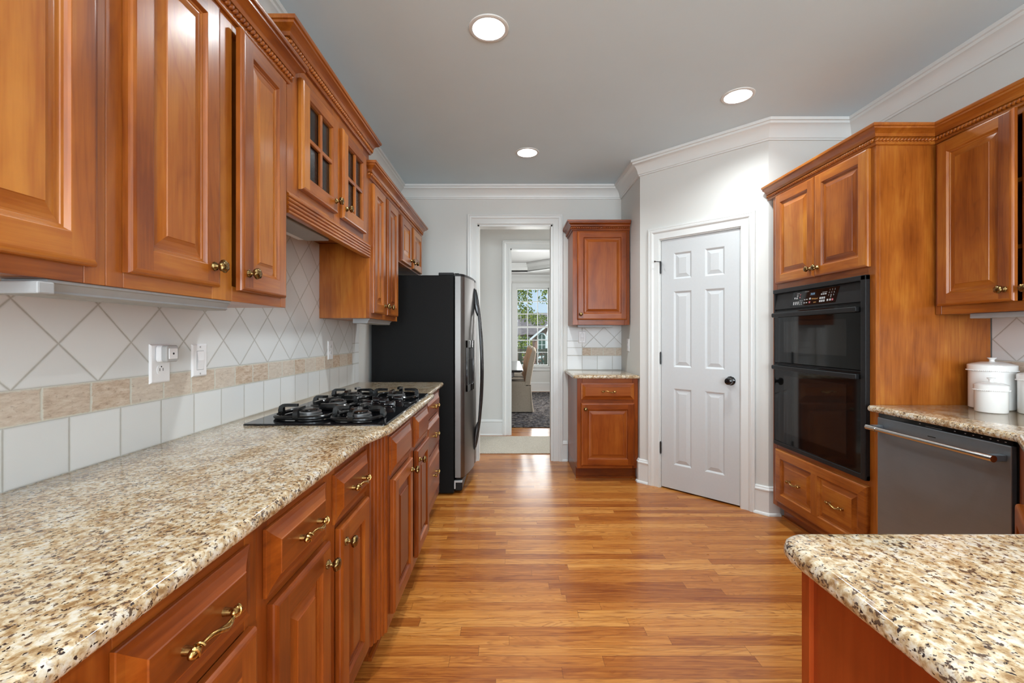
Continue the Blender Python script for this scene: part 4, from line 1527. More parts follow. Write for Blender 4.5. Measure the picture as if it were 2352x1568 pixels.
base('bumped-out cherry base cabinet under the cooktop with false drawer fronts', 1.685, 2.505,
     [('drawer', 1.700, 2.035, 0.712, 0.862, {}), ('door', 1.716, 2.040, 0.165, 0.690, {'knobs': [(-0.03, -0.05)]}),
      ('drawer', 2.125, 2.455, 0.712, 0.862, {}), ('door', 2.146, 2.452, 0.165, 0.690, {'knobs': [(0.03, -0.05)]})],
     [(0, 0.035), (0.35, 0.45), (0.775, 0.82)], x=-0.469, extra=flutes)
base('three-drawer cherry base cabinet beside the fridge', 2.562, 3.17,
     [('drawer', 2.60, 3.075, 0.732, 0.862, {'pulls': [(0.245, 0.065)]}), ('drawer', 2.60, 3.075, 0.500, 0.722, {'pulls': [(0.245, 0.111)]}),
      ('drawer', 2.60, 3.075, 0.195, 0.490, {'pulls': [(0.245, 0.165)]})],
     [(0, 0.045), (0.50, 0.608)], rails=((0.12, 0.20), (0.49, 0.50), (0.722, 0.732), (0.86, 0.8835)))

# --- worktops
RG = [(0.012, 0.884), (0.004, 0.886), (0.0, 0.892), (0.0, 0.900), (0.0025, 0.908), (0.008, 0.9125), (0.014, 0.914)]
pts = [(-1.117, -0.60), (-0.4815, -0.60)]
for k in range(13):
    q = k / 12
    e = q * q * (3 - 2 * q)
    pts.append((-0.4815 + 0.0405 * e, 1.46 + 0.22 * q))
pts += [(-0.441, 2.20)]
for k in range(8):
    th = PI / 2 * k / 7
    pts.append((-0.441 - 0.03 + 0.03 * math.cos(th), 2.565 + 0.03 * math.sin(th)))
pts += [(-0.4815, 2.599), (-0.4815, 3.19)]
for k in range(1, 6):
    th = PI / 2 * k / 5
    pts.append((-0.4815 - 0.018 + 0.018 * math.cos(th), 3.195 + 0.018 * math.sin(th)))
pts += [(-1.117, 3.213)]
o = obj('granite_worktop', MB().slab(pts, 0.884, 0.914, RG), 'granite', smooth=40)
tag(o, 'long speckled granite worktop holding the cooktop, left of the aisle', 'worktop')
p = round_poly([(0.55, 3.755, 0.03), (1.118, 3.755), (1.118, 4.390), (0.55, 4.390)])
o = obj('granite_worktop', MB().slab(p, 0.884, 0.914, RG), 'granite', smooth=40)
tag(o, 'small granite worktop on the far niche cabinet by the doorway', 'worktop')
p = round_poly([(0.455, 0.03), (2.404, 0.03), (2.404, 2.163), (1.76, 2.163, 0.02), (1.76, 1.52, 0.04), (1.005, 0.765, 0.04), (0.455, 0.765, 0.055)])
o = obj('granite_worktop', MB().slab(p, 0.884, 0.914, RG), 'granite', smooth=40)
tag(o, 'granite peninsula worktop turning the corner over the dishwasher', 'worktop')

# --- peninsula and corner base
pen = thing('peninsula_cabinet', 'dark cherry peninsula cabinet with a plain end panel', 'cabinet', (0, 0, 0), 0)
b = MB()
b.box(0.492, 1.03, 0.07, 0.722, 0.10, 0.8835, 0, 0)
obj('body', b, 'endpanel', pen, bevel=0.001, seg=1)
b = MB()
b.box(0.485, 0.515, 0.707, 0.727, 0.0, 0.8835, 0, 0.2)
obj('corner_post', b, 'endpanel', pen, bevel=0.0012, seg=1)
obj('toe_kick', MB().box(0.5, 1.03, 0.09, 0.65, 0, 0.10), 'endpanel', pen)
snk = thing('sink_cabinet', 'cherry corner base cabinet just right of the dishwasher', 'cabinet', (0, 0, 0), 0)
b = MB()
b.prism([(1.79, 1.535), (1.032, 0.777), (1.032, 0.07), (2.38, 0.07), (2.38, 1.535)], 0.10, 0.8835)
obj('body', b, 'wood_dim', snk, bevel=0.001, seg=1)
for u0 in (0.14, 0.60):
    b = MB()
    b.rings(0.40, 0.55, DOOR_RINGS, butt=5)
    d = obj('door', b, 'wood_dim', snk, smooth=22, recalc=False)
    d.rotation_euler = (0, 0, -3 * PI / 4)
    d.location = (1.79 - (u0) * s_ - 0.0008, 1.535 - u0 * s_ + 0.0008, 0.15)
    place(knob_me, 'knob', d, (0.37 if u0 < 0.5 else 0.03, -0.0205, 0.5), (PI / 2, 0, 0))
obj('toe_kick', MB().prism([(1.85, 1.51), (1.08, 0.74), (1.08, 0.08), (2.37, 0.08), (2.37, 1.51)], 0, 0.10), 'wood_dim', snk)

# --- far niche cabinets
GN = 'cabinets in the far niche'
cabinet('upper_cabinet', 'single-door cherry wall cabinet right of the doorway', GN, (0.587, 4.05), 0, 0.525, 0.332, 1.353, 2.245,
        [(0, 0.048), (0.48, 0.525)], [(1.353, 1.41), (2.205, 2.245)],
        [('door', 0.040, 0.500, 1.400, 2.216, {'knobs': [(0.03, 0.05)]})], crown=(2.225, [(0, 0.322), (0, 0), (0.525, 0)]), mat='wood_dim')  # darker wood copy stands in for the light falling off here
cabinet('base_cabinet', 'small cherry base cabinet in the far niche with one drawer', GN, (0.586, 3.79), 0, 0.528, 0.585, 0.105, 0.8835,
        [(0, 0.045), (0.478, 0.528)], [(0.105, 0.14), (0.67, 0.705), (0.84, 0.8835)],
        [('drawer', 0.033, 0.492, 0.700, 0.845, {'pulls': [(0.235, 0.072)]}), ('door', 0.033, 0.492, 0.131, 0.673, {'knobs': [(0.035, -0.05)]})],
        toe=0.105, mat='wood_dim')

# --- oven tower and right wall cabinet
RM = -PI / 2
XT, YT = 1.816, 3.012
WT = 0.845


def tower_carcass(b):
    D = 0.568
    tt = 0.019
    b.box(0, 0.018, tt, D, 0.10, 2.25, 0, 0.2)
    b.box(WT - 0.018, WT, tt, D, 0.10, 2.25, 0, 0.35)
    b.box(0.018, WT - 0.018, tt, D, 1.585, 2.25, 0, 0)
    b.box(0.018, WT - 0.018, tt, D, 0.10, 0.500, 0, 0)
    b.box(0.018, WT - 0.018, D - 0.01, D, 0.5, 1.585, 0, 0)
    b.box(WT, WT + 0.043, 0.0, 0.30, 0.10, 0.8835, 0, 0.1)


cabinet('oven_tower_cabinet', 'tall cherry cabinet housing the black double oven', None, (XT, YT), RM, WT, 0.568, 0.10, 2.25,
        [(0, 0.045), (WT - 0.045, WT)], [(0.10, 0.145), (0.49, 0.522), (1.564, 1.61), (2.19, 2.25)],
        [('door', 0.052, 0.4295, 1.602, 2.195, {'knobs': [(-0.030, 0.05)]}), ('door', 0.4325, 0.815, 1.602, 2.195, {'knobs': [(0.030, 0.05)]}),
         ('wide', 0.052, 0.812, 0.142, 0.494, {'pulls': [(0.205, 0.176), (0.555, 0.176)]})],
        crown=(2.197, [(-0.045, 0), (WT, 0), (WT, 0.285)]), toe=0.10, carcass=tower_carcass, mat='wood')
cabinet('upper_cabinet', 'cherry wall cabinet with a door ajar, above the white canisters', None, (2.108, 2.1645), RM, 0.76, 0.2885, 1.358, 2.225,
        [(0, 0.03), (0.715, 0.76)], [(1.358, 1.40), (2.17, 2.225)],
        [('door', 0.024, 0.376, 1.398, 2.190, {'knobs': [(-0.030, 0.05)], 'open': 4.6}), ('door', 0.379, 0.735, 1.398, 2.170, {'knobs': [(0.030, 0.05)]})],
        crown=(2.197, [(0, 0), (0.76, 0), (0.76, 0.05)]), hollow=True, shelf=(1.62, 1.90))

# double oven
ov = thing('double_oven', 'black built-in double wall oven with a keypad', 'oven', (XT, 2.9725, 0), RM)
OW = 0.772
obj('chassis', MB().box(0.015, OW - 0.02, 0.002, 0.53, 0.530, 1.555), 'blackplastic', ov)
b = MB()   # surround
fw = 0.032
b.box(0, OW, -0.026, -0.0005, 1.535, 1.562).box(OW - fw, OW, -0.026, -0.0005, 0.523, 1.562).box(0, 0.008, -0.020, -0.0005, 0.523, 1.562).box(0, OW, -0.022, -0.0005, 0.523, 0.55)
obj('trim_frame', b, 'blackplastic', ov, bevel=0.006, seg=3)
b = MB()
b.add([(0.008, -0.006, 1.535), (OW - fw, -0.006, 1.535), (OW - fw, -0.020, 1.428), (0.008, -0.020, 1.428), (0.008, 0.0, 1.535), (OW - fw, 0.0, 1.535), (OW - fw, 0.0, 1.428), (0.008, 0.0, 1.428)],
      [(0, 3, 2, 1), (0, 1, 5, 4), (3, 7, 6, 2), (0, 4, 7, 3), (1, 2, 6, 5)])
cp = obj('control_panel', b, 'blackplastic', ov, bevel=0.002)


def on_panel(u, q, w=0.0006):
    """u along the panel, q 0 (bottom) .. 1 (top) of the sloped control panel"""
    return (u, -0.020 + 0.014 * q - w, 1.428 + 0.107 * q)


def pq(b, u0, u1, q0, q1, w=0.0008, sk=0.0):
    p = [on_panel(u0, q0, w), on_panel(u1, q0, w), on_panel(u1 + sk, q1, w), on_panel(u0 + sk, q1, w)]
    p += [(x, y + 0.0006, z) for x, y, z in p]
    b.add(p, [(0, 1, 2, 3), (4, 7, 6, 5), (0, 4, 5, 1), (1, 5, 6, 2), (2, 6, 7, 3), (3, 7, 4, 0)])


b = MB()
pq(b, 0.170, 0.560, 0.10, 0.93, 0.0009, 0.02)
obj('keypad_glass', b, 'ovenglass', cp)
b = MB()
pq(b, 0.345, 0.395, 0.60, 0.80, 0.0016)
obj('clock_window', b, plain('display_dark', srgb(34, 40, 46), 0.1), cp)
rk = random.Random(3)
b = MB()
br = MB()
for u in (0.20, 0.22, 0.24):
    pq(b, u, u + 0.011, 0.18, 0.36, 0.0016)
for u, q in ((0.205, 0.52), (0.225, 0.50), (0.228, 0.64)):
    pq(b, u, u + 0.012, q, q + 0.10, 0.0016)
pq(b, 0.225, 0.250, 0.80, 0.83, 0.0016)
pq(b, 0.30, 0.335, 0.86, 0.885, 0.0016)
for u in (0.262, 0.278):
    for q in (0.16, 0.26, 0.36):
        pq(b, u, u + 0.004, q, q + 0.06, 0.0016)
for u in (0.298, 0.318):
    for q in (0.22, 0.40):
        pq(b, u, u + 0.012, q, q + 0.05, 0.0016)
pq(b, 0.344, 0.358, 0.40, 0.50, 0.0016)
pq(br, 0.344, 0.356, 0.20, 0.30, 0.0016)
pq(br, 0.256, 0.264, 0.70, 0.78, 0.0016)
pq(br, 0.254, 0.262, 0.55, 0.62, 0.0016)
for u in (0.432, 0.448, 0.464):
    for q in (0.20, 0.36):
        pq(b, u, u + 0.012, q, q + 0.11, 0.0016)
    pq(b, u + 0.008, u + 0.020, 0.58, 0.66, 0.0016)
pq(b, 0.450, 0.488, 0.70, 0.73, 0.0016)
for u in (0.492, 0.512):
    pq(b, u, u + 0.012, 0.22, 0.32, 0.0016)
pq(br, 0.530, 0.542, 0.22, 0.32, 0.0016)
for lo, hi in ((0.0, 0.29), (0.29, 0.42), (0.42, 1.0)):
    nb = MB()
    for k in range(0, len(b.v), 8):
        if lo <= b.v[k][0] < hi:
            nb.add(b.v[k:k + 8], [(0, 1, 2, 3), (4, 7, 6, 5), (0, 4, 5, 1), (1, 5, 6, 2), (2, 6, 7, 3), (3, 7, 4, 0)])
    obj('key_legend', nb, 'legend', cp)
obj('start_key_legend', br, 'legend_red', cp)


def text_on(s, size, mat, parent, mtx, name='lettering'):
    cu = bpy.data.curves.new(name, 'FONT')
    cu.body = s
    cu.size = size
    cu.align_x = 'CENTER'
    cu.align_y = 'CENTER'
    cu.extrude = 0.0002
    to = bpy.data.objects.new(name, cu)
    C.objects.link(to)
    dg = bpy.context.evaluated_depsgraph_get()
    me = bpy.data.meshes.new_from_object(to.evaluated_get(dg))
    bpy.data.objects.remove(to)
    me.materials.append(M[mat])
    o = bpy.data.objects.new(name, me)
    C.objects.link(o)
    o.parent = parent
    o.matrix_local = mtx
    return o


tilt = math.atan2(0.014, 0.107)


def pm(u, q):
    p = on_panel(u, q, 0.0018)
    return Matrix.Translation(p) @ Matrix.Rotation(PI / 2 - tilt, 4, 'X')


text_on('Whirlpool', 0.0125, 'legend_gold', cp, pm(0.392, 0.42))
text_on('GOLD', 0.008, 'legend_gold', cp, pm(0.396, 0.22))
text_on('10:30', 0.016, 'display', cp, pm(0.370, 0.70), 'clock_digits')
for r_, row in enumerate(('123', '456', '789')):
    for c_, chh in enumerate(row):
        text_on(chh, 0.013, 'legend', cp, pm(0.503 + 0.019 * c_ + 0.003 * (2 - r_), 0.80 - 0.145 * r_), 'key_digit')
text_on('0', 0.013, 'legend', cp, pm(0.521, 0.42), 'key_digit')

for z0, z1, hz, nm in ((1.076, 1.415, 1.390, 'upper'), (0.552, 1.064, 1.044, 'lower')):
    b = MB()
    b.box(0.010, OW - fw - 0.002, -0.020, -0.002, z0, z1)
    d = obj('oven_door', b, 'ovenglass', ov, bevel=0.003)
    b = MB()
    b.slab([(0.016, -0.046), (OW - fw - 0.006, -0.046), (OW - fw - 0.006, -0.034), (0.016, -0.034)], hz - 0.014, hz + 0.014,
           [(0.004, hz - 0.014), (0, hz - 0.010), (0, hz + 0.010), (0.004, hz + 0.014)])
    b.box(0.02, 0.045, -0.036, -0.0195, hz - 0.012, hz + 0.012).box(OW - fw - 0.045, OW - fw - 0.012, -0.036, -0.0195, hz - 0.012, hz + 0.012)
    obj('handle', b, 'blackplastic', d, bevel=0.002)
    b = MB()
    b.box(0.11, OW - fw - 0.10, -0.0206, -0.0200, z0 + 0.07, z1 - 0.07)
    obj('door_window', b, plain('tinted_window', (0.010, 0.009, 0.008), 0.05, noise_amt=0.1), d)
obj('vent_strip', MB().box(0.010, OW - fw - 0.002, -0.016, -0.002, 1.066, 1.0745), 'darkvoid', ov)
obj('vent_strip', MB().box(0.010, OW - fw - 0.002, -0.010, -0.002, 1.4165, 1.4275), 'darkvoid', ov)

# dishwasher
dw = thing('dishwasher', 'stainless dishwasher with a bar handle under the granite', 'dishwasher', (1.80, 2.119, 0), RM)
DWW = 0.566
obj('tub', MB().box(0.002, DWW + 0.010, 0.004, 0.56, 0.10, 0.880), 'blackplastic', dw)
b = MB()
b.box(0.0, DWW, -0.018, 0.0035, 0.112, 0.862)
dd_ = obj('door', b, 'steel', dw, bevel=0.003)
obj('badge_slot', MB().box(0.255, 0.29, -0.0186, -0.0182, 0.826, 0.8295), 'darkvoid', dd_)
b = MB()
b.box(0.0, DWW, -0.012, 0.0035, 0.8635, 0.8795)
cs = obj('control_strip', b, 'blackgloss', dw)
b = MB()
for u in (0.21, 0.36, 0.40, 0.43, 0.46, 0.49, 0.515, 0.54):
    b.box(u, u + 0.006, -0.0125, -0.0121, 0.870, 0.8725)
b.box(0.24, 0.31, -0.0125, -0.0121, 0.866, 0.8668)
obj('indicator_marks', b, 'legend', cs)
b = MB()
hx0, hx1, hz, hy = 0.008, DWW - 0.012, 0.815, -0.072
b.tube([(hx0, hy, hz), (hx1, hy, hz)], 0.0105, 24)
for x0, x1 in ((hx0 - 0.004, hx0 + 0.052), (hx1 - 0.052, hx1 + 0.004)):
    b.tube([(x0, hy, hz), (x1, hy, hz)], 0.0125, 24)
hd = obj('handle', b, 'chrome', dd_, smooth=50)
b = MB()
b.box(hx0 + 0.002, hx0 + 0.028, hy + 0.004, -0.0182, hz - 0.0115, hz + 0.0115).box(hx1 - 0.028, hx1 - 0.002, hy + 0.004, -0.0182, hz - 0.0115, hz + 0.0115)
obj('bracket', b, 'steel', hd, bevel=0.002)
obj('toe_panel', MB().box(0.0, DWW, 0.03, 0.05, 0.0, 0.099), 'blackplastic', dw)

# ------------------------------------------------------------------ fridge
fr = thing('refrigerator', 'side-by-side stainless refrigerator with black sides and curved handles', 'refrigerator', (0, 0, 0), 0)
FY0, FY1 = 3.445, 4.350
FYS = 3.815
obj('cabinet_body', MB().box(-1.085, -0.438, FY0, FY1, 0.012, 1.730), 'fridgeblack', fr, bevel=0.006)


def fx(y):
    q = (y - 3.8975) / 0.4525
    return -0.372 + 0.072 * (1 - q * q)


def fridge_door(name, y0, y1):
    poly = [(-0.428, y0), ]
    n = 14
    front = []
    for k in range(n + 1):
        y = y0 + (y1 - y0) * k / n
        x = fx(y)
        e = min(y - y0, y1 - y)
        r = 0.014
        if e < r:
            x -= r - math.sqrt(max(0, r * r - (r - e) ** 2))
        front.append((x, y))
    poly = [(-0.428, y1), (-0.428, y0)] + front
    # ccw
    a = sum(poly[i][0] * poly[(i + 1) % len(poly)][1] - poly[(i + 1) % len(poly)][0] * poly[i][1] for i in range(len(poly)))
    if a < 0:
        poly.reverse()
    b = MB()
    b.prism(poly, 0.135, 1.722)
    d = obj(name, b, 'fridgesteel', fr, smooth=30)
    b = MB()
    b.slab(poly, 1.7225, 1.742, [(0.0, 1.7225), (0.0, 1.738), (0.003, 1.742)])
    obj('top_cap', b, 'blackplastic', d, smooth=30)
    b = MB()
    b.slab(poly, 0.118, 0.1345, [(0.012, 0.118), (0.006, 0.1345)])
    obj('bottom_cap', b, 'blackplastic', d, smooth=30)
    return d


d1 = fridge_door('freezer_door', FY0 + 0.004, FYS - 0.003)
d2 = fridge_door('fridge_door', FYS + 0.003, FY1 - 0.004)
for d, yy in ((d1, FYS - 0.035), (d2, FYS + 0.045)):
    b = MB()
    pts, rad = [], []
    for k in range(29):
        q = k / 28
        z = 0.27 + 1.39 * q
        sb = math.sin(PI * q) ** 0.75
        pts.append((fx(yy) + 0.004 + 0.060 * sb, yy, z))
        rad.append(0.006 + 0.0125 * min(1, 3.2 * min(q, 1 - q)) * (0.75 if 0.2 < q < 0.8 else 1.0))
    b.tube(pts, rad, 12, flat=0.75)
    for q0, q1 in ((0.0, 0.17), (0.83, 1.0)):
        pp, rr = [], []
        for k in range(8):
            q = q0 + (q1 - q0) * k / 7
            z = 0.27 + 1.39 * q
            sb = math.sin(PI * q) ** 0.75
            tq = k / 7 if q0 < 0.5 else 1 - k / 7
            pp.append((fx(yy) + 0.002 + (0.030 + 0.028 * tq ** 3) * sb, yy, z))
            rr.append(0.003 + 0.0175 * sb * (1 - 0.8 * tq ** 4))
        b.tube(pp, rr, 12, flat=1.9)
    obj('handle', b, 'blackgloss', d, smooth=50)
# dispenser on the freezer door
dsp = MB()
y0, y1 = 3.530, 3.735


def dring(y, z, off):
    return (fx(y) + off, y, z)


b = MB()
n = 8
for (za, zb_) in ((0.80, 0.855), (1.155, 1.215)):
    for k in range(n):
        ya, yb = y0 + (y1 - y0) * k / n, y0 + (y1 - y0) * (k + 1) / n
        b.add([dring(ya, za, 0.010), dring(yb, za, 0.010), dring(yb, zb_, 0.010), dring(ya, zb_, 0.010), dring(ya, za, 0.0), dring(yb, za, 0.0), dring(yb, zb_, 0.0), dring(ya, zb_, 0.0)],
              [(0, 1, 2, 3), (0, 4, 5, 1), (3, 2, 6, 7), (0, 3, 7, 4), (1, 5, 6, 2)])
for (ya, yb) in ((y0, y0 + 0.022), (y1 - 0.022, y1)):
    b.add([dring(ya, 0.80, 0.010), dring(yb, 0.80, 0.010), dring(yb, 1.215, 0.010), dring(ya, 1.215, 0.010), dring(ya, 0.80, 0.0), dring(yb, 0.80, 0.0), dring(yb, 1.215, 0.0), dring(ya, 1.215, 0.0)],
          [(0, 1, 2, 3), (0, 4, 5, 1), (3, 2, 6, 7), (0, 3, 7, 4), (1, 5, 6, 2)])
ds = obj('dispenser', b, 'blackgloss', d1, bevel=0.002)
b = MB()
for k in range(n):
    ya, yb = y0 + 0.02 + (y1 - y0 - 0.04) * k / n, y0 + 0.02 + (y1 - y0 - 0.04) * (k + 1) / n
    b.add([dring(ya, 0.85, 0.0012), dring(yb, 0.85, 0.0012), dring(yb, 1.16, 0.0012), dring(ya, 1.16, 0.0012)], [(0, 1, 2, 3)])
obj('recess', b, 'darkvoid', ds)
b = MB()
for k in range(n):
    ya, yb = y0 + 0.03 + (y1 - y0 - 0.06) * k / n, y0 + 0.03 + (y1 - y0 - 0.06) * (k + 1) / n
    b.add([dring(ya, 1.06, 0.006), dring(yb, 1.06, 0.006), dring(yb, 1.15, 0.004), dring(ya, 1.15, 0.004), dring(ya, 1.06, 0.0015), dring(yb, 1.06, 0.0015)], [(0, 1, 2, 3), (0, 4, 5, 1)])
obj('paddle', b, 'blackplastic', ds)
b = MB()
b.box(-0.56, -0.440, FY0 + 0.01, FY0 + 0.11, 1.7305, 1.752).box(-0.436, -0.40, FY0 + 0.03, FY0 + 0.08, 1.7425, 1.750)
obj('hinge_cover', b, 'blackplastic', fr, bevel=0.005)
b = MB()
b.box(-0.56, -0.440, FY1 - 0.11, FY1 - 0.01, 1.7305, 1.752)
obj('hinge_cover', b, 'blackplastic', fr, bevel=0.005)
b = MB()
b.box(-0.437, -0.375, FY0 + 0.03, FY1 - 0.03, 0.02, 0.112)
obj('grille', b, 'blackplastic', fr, bevel=0.01)
b = MB()
b.box(-0.436, -0.372, FY0 + 0.006, FY0 + 0.028, 0.095, 0.110).box(-0.436, -0.425, FY0 + 0.004, FY0 + 0.02, 0.045, 0.11)
obj('hinge_bracket', b, 'greyplastic', fr, bevel=0.002)

# ------------------------------------------------------------------ cooktop
ck = thing('gas_cooktop', 'black glass five-burner gas cooktop set in the long granite worktop', 'cooktop', (0, 0, 0.914), 0)
p = round_poly([(-1.012, 1.655, 0.012), (-0.467, 1.655, 0.012), (-0.467, 2.535, 0.012), (-1.012, 2.535, 0.012)])
b = MB()
b.slab(p, 0.0005, 0.007, [(0.0, 0.0005), (0.0, 0.004), (0.003, 0.007)])
obj('glass_top', b, 'cookglass', ck, smooth=20)
for bx, by, r in ((-0.838, 1.835, 0.115), (-0.612, 1.785, 0.095), (-0.828, 2.09, 0.095), (-0.842, 2.355, 0.100), (-0.612, 2.365, 0.110)):
    b = MB()
    b.lathe([(0.048, 0.007), (0.050, 0.010), (0.050, 0.014), (0.044, 0.016), (0.044, 0.019), (0.047, 0.021), (0.047, 0.026), (0.040, 0.028), (0.0, 0.028)], 32,
            lambda a, z, k: 1.0)
    bn = obj('burner', b, 'burner', ck, loc=(bx, by, 0), smooth=40)
    b = MB()
    b.lathe([(0.0, 0.0285), (0.037, 0.0285), (0.039, 0.031), (0.037, 0.035), (0.030, 0.037), (0.0, 0.0375)], 32)
    obj('burner_cap', b, 'iron', bn, smooth=40)
    b = MB()
    # base ring, slightly squared
    ring = []
    for k in range(40):
        th = 2 * PI * k / 40
        q = (abs(math.cos(th)) ** 3 + abs(math.sin(th)) ** 3) ** (-1 / 3)
        ring.append((r * q * math.cos(th), r * q * math.sin(th), 0.017))
    b.tube(ring, 0.0085, 8, flat=1.0, closed=True)
    for k in range(4):
        th = k * PI / 2
        c_, s2 = math.cos(th), math.sin(th)
        path = [(r, 0.012), (r * 1.02, 0.030), (r * 1.0, 0.043), (r * 0.94, 0.0485), (r * 0.80, 0.050), (r * 0.42, 0.050)]
        hw = [0.011, 0.010, 0.009, 0.008, 0.0075, 0.006]
        ht = [0.010, 0.010, 0.009, 0.007, 0.0065, 0.006]
        vs, fs = [], []
        for i, (d_, z) in enumerate(path):
            pd = path[min(i + 1, 5)][0] - path[max(i - 1, 0)][0]
            pz = path[min(i + 1, 5)][1] - path[max(i - 1, 0)][1]
            l = math.hypot(pd, pz)
            nd, nz = -pz / l, pd / l
            for (a1, b1) in ((-1, -1), (1, -1), (1, 1), (-1, 1)):
                dd = d_ + nd * ht[i] * b1
                zz = z + nz * ht[i] * b1
                lat = hw[i] * a1
                vs.append((dd * c_ - lat * s2, dd * s2 + lat * c_, max(0.009, zz)))
        for i in range(5):
            for q in range(4):
                q2 = (q + 1) % 4
                fs.append((i * 4 + q, i * 4 + q2, (i + 1) * 4 + q2, (i + 1) * 4 + q))
        fs += [(3, 2, 1, 0), (20, 21, 22, 23)]
        b.add(vs, fs)
        b.ball((r * 1.0 * c_ * 0.98, r * s2 * 0.98, 0.0105), (0.010, 0.010, 0.0035), 8, 4)
    obj('grate', b, 'iron', ck, loc=(bx, by, 0), smooth=40)
for kx, ky in ((-0.672, 2.075), (-0.660, 2.185), (-0.565, 2.235), (-0.560, 2.055), (-0.615, 2.14)):
    b = MB()
    b.lathe([(0.024, 0.0072), (0.025, 0.009), (0.022, 0.012), (0.018, 0.014), (0.0, 0.014)], 24)
    b.slab(round_poly([(-0.023, -0.009, 0.004), (0.023, -0.009, 0.004), (0.023, 0.009, 0.004), (-0.023, 0.009, 0.004)]), 0.012, 0.034,
           [(0.0, 0.012), (0.0, 0.030), (0.003, 0.034)])
    obj('control_knob', b, 'blackgloss', ck, loc=(kx, ky, 0), rot=(0, 0, rk.uniform(-0.1, 0.1)), smooth=40)

# ------------------------------------------------------------------ range hood insert and under-cabinet lights
rh = thing('range_hood', 'slim white range hood tucked under the glass-front cabinet', 'hood', (0, 0, 0))
obj('housing', MB().box(-0.985, -0.872, 1.60, 2.115, 1.712, 1.785), 'fixture', rh, bevel=0.004)
obj('lamp_lens', MB().box(-1.02, -0.9855, 1.60, 2.113, 1.716, 1.785), 'whiteplastic', rh, bevel=0.003)


def ucl(label, x0, x1, y0, y1, zt, group='under-cabinet light fixtures', endbox=None):
    t = thing('under_cabinet_light', label, 'light', (0, 0, 0), 0, group)
    h_ = 0.027
    b = MB()
    prof = [(x0, zt), (x1, zt), (x1, zt - 0.005), (x1 - 0.004, zt - 0.007), (x1 - 0.012, zt - 0.019), (x1 - 0.010, zt - 0.023), (x1 - 0.016, zt - h_), (x0, zt - h_)]
    m = len(prof)
    b.add([(x, y0, z) for x, z in prof] + [(x, y1, z) for x, z in prof],
          [tuple(range(m)), tuple(reversed(range(m, 2 * m)))] + [(i, i + m, (i + 1) % m + m, (i + 1) % m) for i in range(m)])
    obj('housing', b, 'fixture', t)
    if endbox:
        b = MB()
        b.box(*endbox)
        eb = obj('wiring_box', b, 'fixture', t, bevel=0.003)
        b = MB()
        b.X = Matrix.Translation(((endbox[0] + 0.012), endbox[2] - 0.0001, (endbox[4] + endbox[5]) / 2)) @ Matrix.Rotation(PI / 2, 4, 'X')
        b.lathe([(0.0065, 0.0), (0.0065, 0.0015), (0.0, 0.002)], 16)
        obj('knockout', b, 'fixture', eb)
    return t


ucl('grey under-cabinet light strip with a wiring box, above the plugged outlet', -0.90, -0.818, 0.775, 1.285, 1.3555, endbox=(-0.93, -0.803, 0.745, 0.774, 1.3275, 1.3495))
ucl('short under-cabinet light strip on the narrow cabinet by the fridge', -0.93, -0.830, 2.60, 3.08, 1.3555)
t = thing('under_cabinet_light', 'under-cabinet light strip above the white canisters', 'light', (0, 0, 0), 0, 'under-cabinet light fixtures')
obj('housing', MB().box(2.135, 2.205, 1.50, 2.03, 1.334, 1.3575), 'fixture', t, bevel=0.003)
t = thing('under_cabinet_light', 'under-cabinet light strip below the far niche cabinet', 'light', (0, 0, 0), 0, 'under-cabinet light fixtures')
obj('housing', MB().box(0.64, 0.97, 4.09, 4.16, 1.330, 1.3525), 'fixture', t, bevel=0.003)

# ------------------------------------------------------------------ outlets and switches
# local frame as the cabinets: faces -y
def plate(name, label, loc, rz, w, h, kind, cat, group='outlets and switches'):
    t = thing(name, label, cat, loc, rz, group)
    b = MB()
    b.rings(w, h, [(0, 0), (0, 0.002), (0.004, 0.0055), (0.006, 0.006)], u0=-w / 2, v0=-h / 2)
    b.g = [0.0] * len(b.g)
    b.t = [0.0] * len(b.t)
    pl = obj('plate', b, 'whiteplastic', t, smooth=20, recalc=False)
    b = MB()
    if kind == 'rocker':
        for (ex, ez) in ((0.0, 0.047), (0.0, -0.047)):
            b.box(-0.003, 0.003, -0.0068, -0.006, ez - 0.003, ez + 0.003)
        obj('screw', b, 'greyplastic', t)
        obj('rocker_recess', MB().box(-0.0175, 0.0175, -0.0064, -0.006, -0.034, 0.034), 'greyplastic', t)
        b = MB()
        b.add([(-0.0155, -0.0065, -0.032), (0.0155, -0.0065, -0.032), (0.0155, -0.010, 0.0), (-0.0155, -0.010, 0.0), (0.0155, -0.0075, 0.032), (-0.0155, -0.0075, 0.032)],
              [(0, 1, 2, 3), (3, 2, 4, 5)])
        b.box(-0.0155, 0.0155, -0.0070, -0.0062, -0.032, 0.032)
        obj('rocker', b, 'whiteplastic', t, recalc=False)
    else:
        for zc in ((0.0195, -0.0195)):
            b = MB()
            ov_ = []
            for k in range(28):
                th = 2 * PI * k / 28
                ov_.append((0.0172 * math.cos(th), max(-0.0135, min(0.0135, 0.0172 * math.sin(th)))))
            b.add([(x, -0.0072, zc + z) for x, z in ov_] + [(x, -0.006, zc + z) for x, z in ov_],
                  [tuple(range(28))] + [(k, k + 28, (k + 1) % 28 + 28, (k + 1) % 28) for k in range(28)])
            rc = obj('receptacle', b, 'whiteplastic', t)
            b = MB()
            b.box(-0.0075, -0.0055, -0.0076, -0.0073, zc - 0.004, zc + 0.005).box(0.0055, 0.0075, -0.0076, -0.0073, zc - 0.004, zc + 0.005)
            b.box(-0.002, 0.002, -0.0076, -0.0073, zc + 0.0075, zc + 0.0115)
            obj('slots', b, 'darkvoid', rc)
    return t


